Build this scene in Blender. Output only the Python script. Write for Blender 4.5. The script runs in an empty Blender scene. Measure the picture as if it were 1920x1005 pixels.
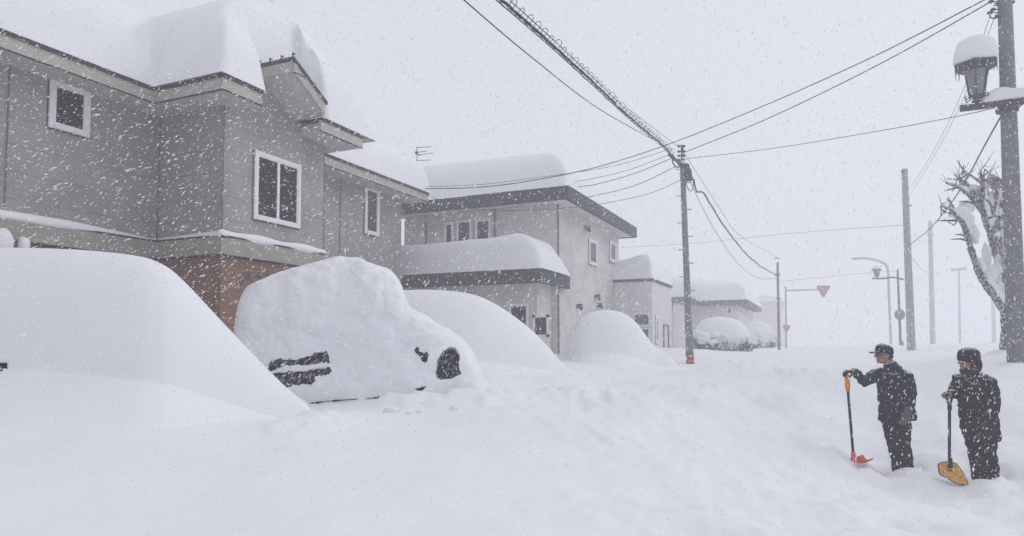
import bpy, math, random
import numpy as np
from mathutils import Vector, Matrix, noise

R = math.radians
random.seed(7)
rng = np.random.default_rng(11)
scene = bpy.context.scene
COL = scene.collection

# ------------------------------------------------------------------ camera
F = 1300.0                     # focal length in pixels of a 1920 px wide frame
YAW, PITCH, CAMZ = R(24.55), R(3.0), 1.66
cam_d = bpy.data.cameras.new('camera')
cam = bpy.data.objects.new('camera', cam_d)
COL.objects.link(cam)
cam_d.sensor_fit = 'HORIZONTAL'
cam_d.sensor_width = 36.0
cam_d.lens = 36.0 * F / 1920.0
cam_d.shift_y = 79.4 / 1920.0
cam_d.clip_start, cam_d.clip_end = 0.05, 2000.0
cam.location = (0, 0, CAMZ)
cam.rotation_euler = (R(90) + PITCH, 0, YAW)
scene.camera = cam

FW = Vector((-math.sin(YAW), math.cos(YAW), 0))
RT = Vector((math.cos(YAW), math.sin(YAW), 0))
UP = Vector((0, 0, 1))
CAM = Vector((0, 0, CAMZ))
CYP = 650 - F * math.tan(PITCH)


def ray(px, py):
    yv = (CYP - py) / F
    a = math.cos(PITCH) - yv * math.sin(PITCH)
    u = math.sin(PITCH) + yv * math.cos(PITCH)
    return (FW * a + RT * ((px - 960) / F) + UP * u) / a      # forward part = 1


def at(px, py, D):
    return CAM + ray(px, py) * D


def at_x(px, py, X):
    d = ray(px, py)
    return CAM + d * (X / d.x)


def at_y(px, py, Y):
    d = ray(px, py)
    return CAM + d * (Y / d.y)


# ------------------------------------------------------------------ world, sun, exposure
world = bpy.data.worlds.new('World')
scene.world = world
world.use_nodes = True
nt = world.node_tree
nt.nodes.clear()
SUN_EL, SUN_AZ = R(38), R(48)
sky = nt.nodes.new('ShaderNodeTexSky')
sky.sky_type = 'NISHITA'
sky.sun_disc = False
sky.sun_elevation = SUN_EL
sky.sun_rotation = SUN_AZ
sky.dust_density = 4.0
hs = nt.nodes.new('ShaderNodeHueSaturation')
hs.inputs['Saturation'].default_value = 0.10
mx = nt.nodes.new('ShaderNodeMixRGB')
mx.blend_type = 'MULTIPLY'
mx.inputs['Fac'].default_value = 1.0
mx.inputs['Color2'].default_value = (4.20, 4.27, 4.72, 1)      # overcast tint
gm = nt.nodes.new('ShaderNodeGamma')
gm.inputs['Gamma'].default_value = 0.09
bg = nt.nodes.new('ShaderNodeBackground')
bg.inputs['Strength'].default_value = 0.15
out = nt.nodes.new('ShaderNodeOutputWorld')
nt.links.new(sky.outputs[0], hs.inputs['Color'])
nt.links.new(hs.outputs[0], gm.inputs['Color'])
nt.links.new(gm.outputs[0], mx.inputs['Color1'])
nt.links.new(mx.outputs[0], bg.inputs['Color'])
nt.links.new(bg.outputs[0], out.inputs['Surface'])

sun_d = bpy.data.lights.new('sun', 'SUN')
sun_d.energy = 0.75
sun_d.angle = R(35)
sun_d.color = (1.0, 0.98, 0.96)
sun = bpy.data.objects.new('sun', sun_d)
COL.objects.link(sun)
sdir = Vector((math.sin(SUN_AZ) * math.cos(SUN_EL), math.cos(SUN_AZ) * math.cos(SUN_EL), math.sin(SUN_EL)))
sun.rotation_euler = sdir.to_track_quat('Z', 'Y').to_euler()
sun.location = (0, 0, 30)

vs = scene.view_settings
vs.view_transform = 'Standard'
vs.look = 'None'
vs.gamma = 1.0
vs.use_curve_mapping = False
vs.exposure = 0.05
scene.render.engine = 'CYCLES'
scene.cycles.volume_bounces = 3
scene.cycles.max_bounces = 10
scene.cycles.diffuse_bounces = 6


# ------------------------------------------------------------------ materials
def mat(name, col, rough=0.8, var=0.0, scale=6.0, bump=0.0, bscale=20.0, metallic=0.0, spec=0.3, stretch=None):
    m = bpy.data.materials.new(name)
    m.use_nodes = True
    t = m.node_tree
    b = t.nodes['Principled BSDF']
    b.inputs['Base Color'].default_value = (*col, 1)
    b.inputs['Roughness'].default_value = rough
    b.inputs['Metallic'].default_value = metallic
    b.inputs['Specular IOR Level'].default_value = spec
    tc = t.nodes.new('ShaderNodeTexCoord')
    src = tc.outputs['Object']
    if stretch:
        mp = t.nodes.new('ShaderNodeMapping')
        mp.inputs['Scale'].default_value = stretch
        t.links.new(src, mp.inputs['Vector'])
        src = mp.outputs[0]
    if var:
        n = t.nodes.new('ShaderNodeTexNoise')
        n.inputs['Scale'].default_value = scale
        n.inputs['Detail'].default_value = 6
        t.links.new(src, n.inputs['Vector'])
        r = t.nodes.new('ShaderNodeValToRGB')
        r.color_ramp.elements[0].position = 0.3
        r.color_ramp.elements[1].position = 0.7
        r.color_ramp.elements[0].color = (*[c * (1 - var) for c in col], 1)
        r.color_ramp.elements[1].color = (*[min(1, c * (1 + var)) for c in col], 1)
        t.links.new(n.outputs['Fac'], r.inputs['Fac'])
        t.links.new(r.outputs[0], b.inputs['Base Color'])
    if bump:
        n2 = t.nodes.new('ShaderNodeTexNoise')
        n2.inputs['Scale'].default_value = bscale
        n2.inputs['Detail'].default_value = 8
        t.links.new(src, n2.inputs['Vector'])
        bp = t.nodes.new('ShaderNodeBump')
        bp.inputs['Strength'].default_value = bump
        bp.inputs['Distance'].default_value = 0.03
        t.links.new(n2.outputs['Fac'], bp.inputs['Height'])
        t.links.new(bp.outputs[0], b.inputs['Normal'])
    return m


def siding_mat(name, col, pitch, groove=0.45, seam=3.0):
    """Horizontal boards with thin grooves, butt joints and weathering."""
    m = mat(name, col, 0.85)
    t = m.node_tree
    b = t.nodes['Principled BSDF']
    g = t.nodes.new('ShaderNodeNewGeometry')
    sp = t.nodes.new('ShaderNodeSeparateXYZ')
    t.links.new(g.outputs['Position'], sp.inputs[0])
    ad = t.nodes.new('ShaderNodeMath'); ad.operation = 'ADD'
    t.links.new(sp.outputs['X'], ad.inputs[0]); t.links.new(sp.outputs['Y'], ad.inputs[1])
    cb = t.nodes.new('ShaderNodeCombineXYZ')
    t.links.new(ad.outputs[0], cb.inputs['X']); t.links.new(sp.outputs['Z'], cb.inputs['Y'])
    br = t.nodes.new('ShaderNodeTexBrick')
    br.inputs['Scale'].default_value = 1.0
    br.inputs['Brick Width'].default_value = seam
    br.inputs['Row Height'].default_value = pitch
    br.inputs['Mortar Size'].default_value = 0.007
    br.inputs['Mortar Smooth'].default_value = 0.2
    br.inputs['Color1'].default_value = (*col, 1)
    br.inputs['Color2'].default_value = (*[c * 0.93 for c in col], 1)
    br.inputs['Mortar'].default_value = (*[c * (1 - groove) for c in col], 1)
    t.links.new(cb.outputs[0], br.inputs['Vector'])
    n = t.nodes.new('ShaderNodeTexNoise')
    n.inputs['Scale'].default_value = 1.6
    n.inputs['Detail'].default_value = 8
    t.links.new(g.outputs['Position'], n.inputs['Vector'])
    r = t.nodes.new('ShaderNodeMapRange')
    r.inputs['From Min'].default_value = 0.3; r.inputs['From Max'].default_value = 0.7
    r.inputs['To Min'].default_value = 0.86; r.inputs['To Max'].default_value = 1.1
    t.links.new(n.outputs['Fac'], r.inputs['Value'])
    mu = t.nodes.new('ShaderNodeMixRGB'); mu.blend_type = 'MULTIPLY'; mu.inputs['Fac'].default_value = 1
    t.links.new(br.outputs['Color'], mu.inputs['Color1']); t.links.new(r.outputs[0], mu.inputs['Color2'])
    t.links.new(mu.outputs[0], b.inputs['Base Color'])
    bp = t.nodes.new('ShaderNodeBump'); bp.inputs['Strength'].default_value = 0.4; bp.inputs['Distance'].default_value = 0.02
    bp.invert = True
    t.links.new(br.outputs['Fac'], bp.inputs['Height'])
    t.links.new(bp.outputs[0], b.inputs['Normal'])
    return m


SNOW = mat('snow', (0.80, 0.805, 0.825), 0.95, var=0.012, scale=1.5, bump=0.10, bscale=9.0, spec=0.15)
SNOWR = mat('rough_snow', (0.79, 0.795, 0.82), 0.95, var=0.03, scale=5, bump=0.28, bscale=9.0, spec=0.15)
FLAKE = mat('snowflake', (0.93, 0.94, 0.96), 0.9, spec=0.1)
_t = FLAKE.node_tree
_tr = _t.nodes.new('ShaderNodeBsdfTranslucent'); _tr.inputs['Color'].default_value = (1, 1, 1, 1)
_df = _t.nodes.new('ShaderNodeBsdfDiffuse'); _df.inputs['Color'].default_value = (1, 1, 1, 1)
_mx = _t.nodes.new('ShaderNodeMixShader'); _mx.inputs['Fac'].default_value = 0.5
_t.links.new(_df.outputs[0], _mx.inputs[1]); _t.links.new(_tr.outputs[0], _mx.inputs[2])
_t.links.new(_mx.outputs[0], _t.nodes['Material Output'].inputs['Surface'])
GLASSF = mat('frosted_glass', (0.010, 0.011, 0.015), 0.35, var=0.4, scale=16, spec=0.12)
for _r in [n for n in GLASSF.node_tree.nodes if n.type == 'VALTORGB']:
    _r.color_ramp.elements[0].position = 0.50; _r.color_ramp.elements[0].color = (0.010, 0.011, 0.015, 1)
    _r.color_ramp.elements[1].position = 0.72; _r.color_ramp.elements[1].color = (0.42, 0.43, 0.46, 1)
SIDING = siding_mat('grey_siding', (0.31, 0.30, 0.295), 0.45, 0.30, 3.6)
BEIGE = mat('beige_fascia', (0.42, 0.385, 0.345), 0.8, var=0.10, scale=4)
SOFFIT = mat('soffit', (0.50, 0.485, 0.475), 0.85, var=0.06, scale=5)
BAND = mat('belt_course', (0.32, 0.295, 0.265), 0.85, var=0.12, scale=5, bump=0.2)
BROWN = siding_mat('brown_tile', (0.24, 0.128, 0.085), 0.16, 0.35, 0.5)
DARK = mat('dark_metal_edge', (0.022, 0.023, 0.028), 0.6, var=0.3, scale=30)
NAVY = mat('navy_fascia', (0.030, 0.034, 0.046), 0.7, var=0.25, scale=12, bump=0.1)
WHITEF = mat('white_frame', (0.74, 0.74, 0.75), 0.5, var=0.05, scale=10)
GLASS = mat('dark_glass', (0.008, 0.009, 0.013), 0.25, spec=0.12)
CURTAIN = mat('dim_glass', (0.055, 0.058, 0.070), 0.3, var=0.3, scale=6, spec=0.4)
WALL2 = siding_mat('pale_wall', (0.58, 0.565, 0.555), 0.45, 0.15, 3.0)
WALL3 = mat('far_wall', (0.60, 0.59, 0.59), 0.9, var=0.08, scale=1.5)
WALLB = mat('annex_wall', (0.62, 0.62, 0.605), 0.9, var=0.06, scale=2)
CONCF = mat('haze_paled_concrete', (0.50, 0.50, 0.52), 0.9, var=0.2, scale=5)  # concrete of the farthest poles, distance haze painted into the base colour
CONC2 = mat('half_hazed_concrete', (0.28, 0.28, 0.295), 0.9, var=0.22, scale=6)  # mid-distance pole, colour lightened to add haze fade
GREYF = mat('haze_paled_steel', (0.42, 0.42, 0.44), 0.8, var=0.2, scale=8)  # far posts and lamps, steel paled in colour to imitate haze
CABLEF = mat('haze_paled_cable', (0.33, 0.33, 0.35), 0.8)  # distant wires, black lifted to grey as painted haze
CONC = mat('concrete_pole', (0.16, 0.162, 0.178), 0.9, var=0.22, scale=9, bump=0.3, bscale=30)
STEEL = mat('dark_steel', (0.035, 0.036, 0.042), 0.6, var=0.3, scale=25)
GREYST = mat('grey_steel', (0.13, 0.13, 0.14), 0.55, var=0.2, scale=15)
CABLE = mat('cable_rubber', (0.013, 0.013, 0.016), 0.6)
ORANGE = mat('orange_marker', (0.45, 0.12, 0.03), 0.6, var=0.3, scale=25)
BARK = mat('bark', (0.045, 0.042, 0.042), 0.95, var=0.5, scale=19, bump=0.8, bscale=25)
_b = BARK.node_tree
for _r in [n for n in _b.nodes if n.type == 'VALTORGB']:
    _r.color_ramp.elements[0].position = 0.40; _r.color_ramp.elements[0].color = (0.030, 0.028, 0.029, 1)
    _r.color_ramp.elements[1].position = 0.66; _r.color_ramp.elements[1].color = (0.50, 0.50, 0.52, 1)
HEDGE = mat('twig_hedge', (0.045, 0.042, 0.042), 0.95, var=0.4, scale=9)
CARBODY = mat('car_paint', (0.10, 0.10, 0.115), 0.35, var=0.1, scale=4)
TYRE = mat('black_trim', (0.012, 0.012, 0.013), 0.75, var=0.3, scale=30)
JACKET = mat('navy_jacket', (0.008, 0.011, 0.028), 0.75, var=0.35, scale=10, bump=0.5, bscale=16, spec=0.15)
COAT = mat('black_coat', (0.012, 0.012, 0.018), 0.8, var=0.35, scale=10, bump=0.5, bscale=16, spec=0.15)
TROUS = mat('dark_trousers', (0.009, 0.010, 0.015), 0.85, var=0.4, scale=12, bump=0.5, bscale=14, spec=0.15)
SKIN = mat('skin', (0.30, 0.165, 0.125), 0.6, var=0.12, scale=20)
CAPM = mat('black_cap', (0.009, 0.009, 0.012), 0.85, var=0.3, scale=30)
KNIT = mat('knit_hat', (0.014, 0.013, 0.015), 0.95, var=0.6, scale=45, bump=0.8, bscale=60)
GLOVE = mat('grey_glove', (0.10, 0.10, 0.11), 0.9, var=0.2, scale=30)
GLOVED = mat('dark_glove', (0.025, 0.024, 0.026), 0.9, var=0.3, scale=30)
HAIR = mat('dark_hair', (0.008, 0.007, 0.007), 0.7, var=0.3, scale=60)
GRIPO = mat('orange_grip', (0.60, 0.22, 0.03), 0.5, var=0.15, scale=20)
SHAFT = mat('black_shaft', (0.008, 0.008, 0.010), 0.5)
REDP = mat('red_plastic', (0.62, 0.085, 0.045), 0.5, var=0.15, scale=15)
YELP = mat('yellow_plastic', (0.58, 0.30, 0.055), 0.55, var=0.18, scale=14)
SIGNR = mat('red_sign', (0.42, 0.24, 0.24), 0.6, var=0.15, scale=5)  # sign red desaturated, the haze in front of it put into the colour
LAMPG = mat('lamp_glass', (0.17, 0.175, 0.19), 0.25, var=0.15, scale=8, spec=0.5)
BOOTG = mat('green_boot', (0.020, 0.055, 0.042), 0.7, var=0.3, scale=20)
BOOTB = mat('black_boot', (0.012, 0.012, 0.014), 0.7, var=0.3, scale=20)


def dust(m, lo=0.35, amt=0.75):
    """fresh snow lying on the upward facing folds of a cloth"""
    t = m.node_tree
    b = t.nodes['Principled BSDF']
    old = b.inputs['Base Color'].links[0].from_socket
    g = t.nodes.new('ShaderNodeNewGeometry')
    sp = t.nodes.new('ShaderNodeSeparateXYZ'); t.links.new(g.outputs['Normal'], sp.inputs[0])
    n = t.nodes.new('ShaderNodeTexNoise'); n.inputs['Scale'].default_value = 28; n.inputs['Detail'].default_value = 5
    t.links.new(g.outputs['Position'], n.inputs['Vector'])
    a = t.nodes.new('ShaderNodeMath'); a.operation = 'MULTIPLY_ADD'; a.inputs[1].default_value = 0.9; a.inputs[2].default_value = -0.45
    t.links.new(n.outputs['Fac'], a.inputs[0])
    c = t.nodes.new('ShaderNodeMath'); c.operation = 'ADD'
    t.links.new(sp.outputs['Z'], c.inputs[0]); t.links.new(a.outputs[0], c.inputs[1])
    r = t.nodes.new('ShaderNodeMapRange'); r.inputs['From Min'].default_value = lo; r.inputs['From Max'].default_value = lo + 0.35; r.inputs['To Max'].default_value = amt
    t.links.new(c.outputs[0], r.inputs['Value'])
    mx_ = t.nodes.new('ShaderNodeMixRGB'); mx_.inputs['Color2'].default_value = (0.72, 0.73, 0.76, 1)
    t.links.new(r.outputs[0], mx_.inputs['Fac']); t.links.new(old, mx_.inputs['Color1'])
    t.links.new(mx_.outputs[0], b.inputs['Base Color'])


for _m in (JACKET, COAT, CAPM, KNIT):
    dust(_m, 0.55, 0.6)
dust(GLOVED, 0.6, 0.5); dust(TROUS, 0.5, 0.6); dust(YELP, 0.6, 0.6); dust(STEEL, 0.6, 0.7)


# ------------------------------------------------------------------ mesh helpers
class MB:
    def __init__(s):
        s.v, s.f = [], []

    def add(s, vs, fs):
        o = len(s.v)
        s.v += [tuple(p) for p in vs]
        s.f += [tuple(i + o for i in q) for q in fs]
        return s

    def box(s, a, b):
        x0, x1 = sorted((a[0], b[0])); y0, y1 = sorted((a[1], b[1])); z0, z1 = sorted((a[2], b[2]))
        return s.add([(x0, y0, z0), (x1, y0, z0), (x1, y1, z0), (x0, y1, z0), (x0, y0, z1), (x1, y0, z1), (x1, y1, z1), (x0, y1, z1)],
                     [(0, 3, 2, 1), (4, 5, 6, 7), (0, 1, 5, 4), (1, 2, 6, 5), (2, 3, 7, 6), (3, 0, 4, 7)])

    def prism(s, poly, ext):
        """polygon (list of points) extruded by vector ext"""
        n = len(poly)
        e = Vector(ext)
        P = [Vector(p) for p in poly]
        fs = [tuple(range(n - 1, -1, -1)), tuple(range(n, 2 * n))]
        fs += [(i, (i + 1) % n, (i + 1) % n + n, i + n) for i in range(n)]
        return s.add(P + [p + e for p in P], fs)

    def tube(s, pts, rad, n=10, caps=True, round_caps=False, squash=1.0):
        P = [Vector(p) for p in pts]
        rr = list(rad) if hasattr(rad, '__len__') else [rad] * len(P)
        if round_caps:
            a, b = P[0], P[-1]
            da = (P[0] - P[1]).normalized(); db = (P[-1] - P[-2]).normalized()
            P = [a + da * rr[0] * 0.95, a + da * rr[0] * 0.7] + P + [b + db * rr[-1] * 0.7, b + db * rr[-1] * 0.95]
            rr = [rr[0] * 0.3, rr[0] * 0.72] + rr + [rr[-1] * 0.72, rr[-1] * 0.3]
        T = []
        for i in range(len(P)):
            t = (P[min(i + 1, len(P) - 1)] - P[max(i - 1, 0)])
            T.append(t.normalized() if t.length > 1e-9 else Vector((0, 0, 1)))
        ref = Vector((0, 0, 1)) if abs(T[0].z) < 0.9 else Vector((1, 0, 0))
        x = (ref - T[0] * ref.dot(T[0])).normalized()
        vs = []
        for p, t, r in zip(P, T, rr):
            x = (x - t * x.dot(t)).normalized()
            y = t.cross(x)
            for k in range(n):
                a = 2 * math.pi * k / n
                vs.append(p + x * (r * math.cos(a)) + y * (r * squash * math.sin(a)))
        fs = []
        for i in range(len(P) - 1):
            for k in range(n):
                k2 = (k + 1) % n
                fs.append((i * n + k, i * n + k2, (i + 1) * n + k2, (i + 1) * n + k))
        if caps:
            fs.append(tuple(range(n - 1, -1, -1)))
            fs.append(tuple((len(P) - 1) * n + k for k in range(n)))
        return s.add(vs, fs)

    def loft(s, rings, caps=True):
        n = len(rings[0])
        vs = [p for r in rings for p in r]
        fs = []
        for i in range(len(rings) - 1):
            for k in range(n):
                k2 = (k + 1) % n
                fs.append((i * n + k, i * n + k2, (i + 1) * n + k2, (i + 1) * n + k))
        if caps:
            fs.append(tuple(range(n - 1, -1, -1)))
            fs.append(tuple((len(rings) - 1) * n + k for k in range(n)))
        return s.add(vs, fs)

    def ball(s, c, r, ax=None, n=14, m=9, wob=0.0):
        c = Vector(c)
        rx, ry, rz = r if hasattr(r, '__len__') else (r, r, r)
        X, Y, Z = ax if ax else (Vector((1, 0, 0)), Vector((0, 1, 0)), Vector((0, 0, 1)))
        rings = []
        for i in range(1, m):
            th = math.pi * i / m
            ring = []
            for k in range(n):
                a = 2 * math.pi * k / n
                d = X * (rx * math.sin(th) * math.cos(a)) + Y * (ry * math.sin(th) * math.sin(a)) - Z * (rz * math.cos(th))
                if wob:
                    d = d * (1 + wob * noise.noise((c + d) * (1.2 / max(rx, 0.05))))
                ring.append(c + d)
            rings.append(ring)
        o = len(s.v)
        s.loft(rings, caps=False)
        b = len(s.v)
        s.v += [tuple(c - Z * rz), tuple(c + Z * rz)]
        L = (m - 2) * n
        for k in range(n):
            k2 = (k + 1) % n
            s.f.append((b, o + k2, o + k)); s.f.append((b + 1, o + L + k, o + L + k2))
        return s

    def dome(s, c, r, ax=None, n=16, m=6, wob=0.0):
        c = Vector(c); X, Y, Z = ax if ax else (Vector((1, 0, 0)), Vector((0, 1, 0)), Vector((0, 0, 1)))
        rings = []
        for i in range(m + 1):
            th = math.pi / 2 * i / m * 0.97
            ring = []
            for k in range(n):
                a = 2 * math.pi * k / n
                d = X * (r[0] * math.cos(th) * math.cos(a)) + Y * (r[1] * math.cos(th) * math.sin(a)) + Z * (r[2] * math.sin(th))
                if wob: d = d * (1 + wob * noise.noise((c + d) * 6))
                ring.append(c + d)
            rings.append(ring)
        return s.loft(rings)

    def build(s, name, m, parent=None, smooth=False):
        me = bpy.data.meshes.new(name)
        off = Vector((0, 0, 0))
        if parent is not None:
            q = parent
            while q is not None:
                off = off + q.location
                q = q.parent
        me.from_pydata([tuple(Vector(p) - off) for p in s.v], [], s.f)
        me.materials.append(m)
        if smooth:
            me.polygons.foreach_set('use_smooth', [True] * len(me.polygons))
        me.update()
        o = bpy.data.objects.new(name, me)
        COL.objects.link(o)
        if parent is not None:
            o.parent = parent
        return o


def smooth_pts(pts, k=6):
    """Catmull-Rom through 3-D points"""
    P = [Vector(p) for p in pts]
    if len(P) < 3:
        return [P[0].lerp(P[-1], i / k) for i in range(k + 1)]
    Q = [P[0] * 2 - P[1]] + P + [P[-1] * 2 - P[-2]]
    o = []
    for i in range(1, len(Q) - 2):
        p0, p1, p2, p3 = Q[i - 1:i + 3]
        for j in range(k):
            t = j / k
            o.append(0.5 * ((2 * p1) + (p2 - p0) * t + (2 * p0 - 5 * p1 + 4 * p2 - p3) * t * t + (3 * p1 - p0 - 3 * p2 + p3) * t ** 3))
    o.append(P[-1])
    return o


def tag(o, label=None, cat=None, group=None, kind=None):
    if label: o['label'] = label
    if cat: o['category'] = cat
    if group: o['group'] = group
    if kind: o['kind'] = kind
    return o


def empty(name, loc, label, cat, group=None):
    o = bpy.data.objects.new(name, None)
    o.empty_display_size = 0.2
    COL.objects.link(o)
    o.location = loc
    return tag(o, label, cat, group)


def fbm(p, o=4):
    v, a = 0.0, 1.0
    p = Vector(p)
    for _ in range(o):
        v += a * noise.noise(p)
        p = p * 2.03 + Vector((3.1, 1.7, 9.2)); a *= 0.5
    return v


def grid_mesh(vs, nr, nc, keep=None):
    fs = []
    for i in range(nr - 1):
        for j in range(nc - 1):
            if keep is None or keep(i, j):
                fs.append((i * nc + j, i * nc + j + 1, (i + 1) * nc + j + 1, (i + 1) * nc + j))
    m = MB()
    m.v = [tuple(p) for p in vs]
    m.f = fs
    return m


# ------------------------------------------------------------------ ground of snow
ctrl = [  # px, py, depth -> height follows
    (-300, 1005, 3.4), (0, 1005, 3.7), (500, 1005, 3.9), (960, 1005, 4.2), (1400, 1005, 4.7), (1900, 1005, 5.3), (2300, 1000, 5.6),
    (0, 760, 6.9), (0, 860, 5.2), (-300, 800, 6.4), (250, 790, 6.6), (560, 795, 7.6), (480, 738, 9.5), (580, 760, 9.4), (650, 755, 9.4), (720, 752, 9.3), (720, 790, 8.0), (900, 752, 9.3), (560, 850, 6.0), (800, 850, 6.3),
    (1000, 745, 10.0), (1050, 700, 14.0), (1150, 690, 17.0), (1294, 683, 22.0), (1250, 655, 26.0), (1360, 657, 33.0), (1450, 652, 45.0),
    (1100, 800, 8.2), (1300, 850, 7.8), (1250, 750, 11.0), (1400, 760, 11.5), (1500, 690, 18.0), (1550, 868, 9.0), (1450, 880, 7.8),
    (1600, 880, 9.15), (1690, 885, 9.2), (1780, 906, 8.55), (1850, 908, 8.5), (1920, 925, 8.2), (1600, 735, 13.0), (1620, 680, 21.0), (1710, 655, 29.0),
    (1750, 645, 43.0), (1780, 735, 12.3), (1905, 672, 13.5), (1930, 780, 10.4), (2200, 700, 12.0), (2300, 850, 8.5), (1560, 650, 80.0), (1100, 650, 80.0),
    (1900, 650, 80.0), (600, 650, 80.0), (100, 650, 60.0), (300, 690, 13.0), (-200, 700, 11.0),
]
cp = []
for px, py, D in ctrl:
    p = at(px, py, D)
    th = math.atan((px - 960) / F)
    cp.append((th * 1.6, math.log(D / math.cos(th)), p.z))
cp = np.array(cp)


def tps(r2):
    return np.where(r2 > 1e-12, 0.5 * r2 * np.log(np.maximum(r2, 1e-12)), 0.0)


_n = len(cp)
_K = tps(((cp[:, None, :2] - cp[None, :, :2]) ** 2).sum(-1)) + np.eye(_n) * 0.004
_P = np.c_[np.ones(_n), cp[:, :2]]
_A = np.block([[_K, _P], [_P.T, np.zeros((3, 3))]])
_W = np.linalg.solve(_A, np.r_[cp[:, 2], np.zeros(3)])


def ground_base(th, r):
    th = np.clip(th, -0.85, 0.85) * 1.6
    lr = np.log(np.clip(r, 4.0, 95.0))
    q = np.stack([th, lr], -1)
    k = tps(((q[..., None, :] - cp[:, :2]) ** 2).sum(-1))
    z = k @ _W[:_n] + _W[_n] + th * _W[_n + 1] + lr * _W[_n + 2]
    return np.clip(z, -0.15, 1.85)


def ground_z(x, y):
    v = Vector((x, y, 0))
    f, l = v.dot(FW), v.dot(RT)
    return float(ground_base(np.array([math.atan2(l, f)]), np.array([math.hypot(l, f)]))[0])


MAN = at(1686, 885, 9.2); WOM = at(1848, 908, 8.5)
HOLES = [(at(1690, 885, 9.2), 0.22, 0.03), (at(1847, 909, 8.45), 0.24, 0.03), (at(1800, 905, 8.3), 0.30, 0.11),
         (at(1660, 878, 9.3), 0.16, 0.07), (at(1640, 885, 9.0), 0.14, 0.05)] + [(at(1900 - 38 * k + 12 * (k % 2), 915 + 9 * (k % 2) - 2 * k, 8.3 + 0.12 * k + 0.25 * (k % 2)), 0.14, 0.11) for k in range(12)] + [(at(1560 - 30 * k, 850 - 9 * k + 7 * (k % 2), 9.7 + 0.38 * k), 0.15, 0.10) for k in range(9)]
PILES = [(at(1615, 884, 9.3), 0.30, 0.07), (at(1590, 890, 9.3), 0.28, 0.05), (at(1900, 905, 8.7), 0.5, 0.10),
         (at(1694, 896, 8.98), 0.17, 0.12), (at(1668, 893, 9.05), 0.15, 0.08), (at(1715, 892, 9.05), 0.14, 0.08), (at(1848, 919, 8.27), 0.18, 0.11), (at(1880, 914, 8.35), 0.15, 0.09), (at(1822, 912, 8.4), 0.12, 0.07), (at(1740, 890, 9.4), 0.35, 0.06), (at(612, 780, 7.5), 0.42, 0.11), (at(565, 800, 7.0), 0.5, 0.10), (at(640, 772, 8.2), 0.5, 0.08), (at(1130, 770, 9.8), 0.9, 0.14), (at(1240, 800, 9.2), 0.7, 0.13), (at(1040, 760, 10.0), 0.9, 0.10), (at(1330, 745, 12.0), 1.0, 0.18), (at(1520, 720, 14.5), 1.1, 0.22), (at(1480, 760, 11.6), 0.8, 0.16), (at(1180, 880, 7.4), 0.9, 0.10), (at(960, 790, 8.6), 0.8, 0.08)] + [(at(718 + 24 * k, 752, 9.15 + 0.12 * math.sin(k * 2.1)), 0.15 + 0.05 * (k % 3), 0.075 + 0.035 * ((k * 7) % 4) / 3) for k in range(9)] + [(at(1560 + 37 * k, 905 + 9 * (k % 3), 8.7 - 0.05 * k), 0.22 + 0.05 * (k % 2), 0.06 + 0.02 * (k % 3)) for k in range(6)] + [(at(930, 752, 9.6), 0.5, 0.10), (at(1570, 880, 9.5), 0.5, 0.10), (at(1480, 830, 9.3), 0.7, 0.12), (at(1385, 700, 16), 1.2, 0.25), (at(1420, 690, 17), 0.9, 0.18)]


def build_ground():
    ths = np.concatenate([np.linspace(-math.pi, -0.72, 40)[:-1], np.linspace(-0.72, 0.78, 420), np.linspace(0.78, math.pi, 40)[1:]])
    rs = np.concatenate([np.linspace(0.05, 2.6, 12)[:-1], np.exp(np.linspace(math.log(2.6), math.log(120), 300)), np.array([200, 400.0, 900])])
    TH, RR = np.meshgrid(ths, rs)
    Z = np.zeros_like(TH)
    for i in range(len(rs)):
        Z[i] = ground_base(TH[i], RR[i])
    X = RR * (np.cos(TH) * FW.x + np.sin(TH) * RT.x)
    Y = RR * (np.cos(TH) * FW.y + np.sin(TH) * RT.y)
    vs = []
    nr, nc = TH.shape
    for i in range(nr):
        for j in range(nc):
            x, y, z = X[i, j], Y[i, j], Z[i, j]
            r = RR[i, j]
            if 2 < r < 60 and abs(TH[i, j]) < 0.8:
                px = math.tan(TH[i, j])
                rough = min(1, max(0.15, (px + 0.15) * 1.6)) * min(1, max(0.0, (16 - r) / 6) + 0.25)
                z += 0.06 * fbm((x * 0.45, y * 0.45, 1.3), 3)
                z += rough * (0.13 * fbm((x * 1.1, y * 1.1, 5.0), 4) + 0.05 * max(0, fbm((x * 2.4, y * 2.4, 8.0), 3)) + 0.030 * max(0, fbm((x * 4.5, y * 4.5, 2.0), 3)))
                for c, w, h in HOLES:
                    d2 = ((x - c.x) ** 2 + (y - c.y) ** 2) / (w * w)
                    if d2 < 6: z -= h * math.exp(-d2 * 1.4)
                for c, w, h in PILES:
                    d2 = ((x - c.x) ** 2 + (y - c.y) ** 2) / (w * w)
                    if d2 < 6: z += h * math.exp(-d2 * 1.2) * (1 + 0.5 * noise.noise((x * 6, y * 6, 0)))
            vs.append((x, y, z))
    o = grid_mesh(vs, nr, nc).build('ground', SNOW, smooth=True)
    o.data.flip_normals()
    tag(o, kind='structure')


build_ground()


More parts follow.
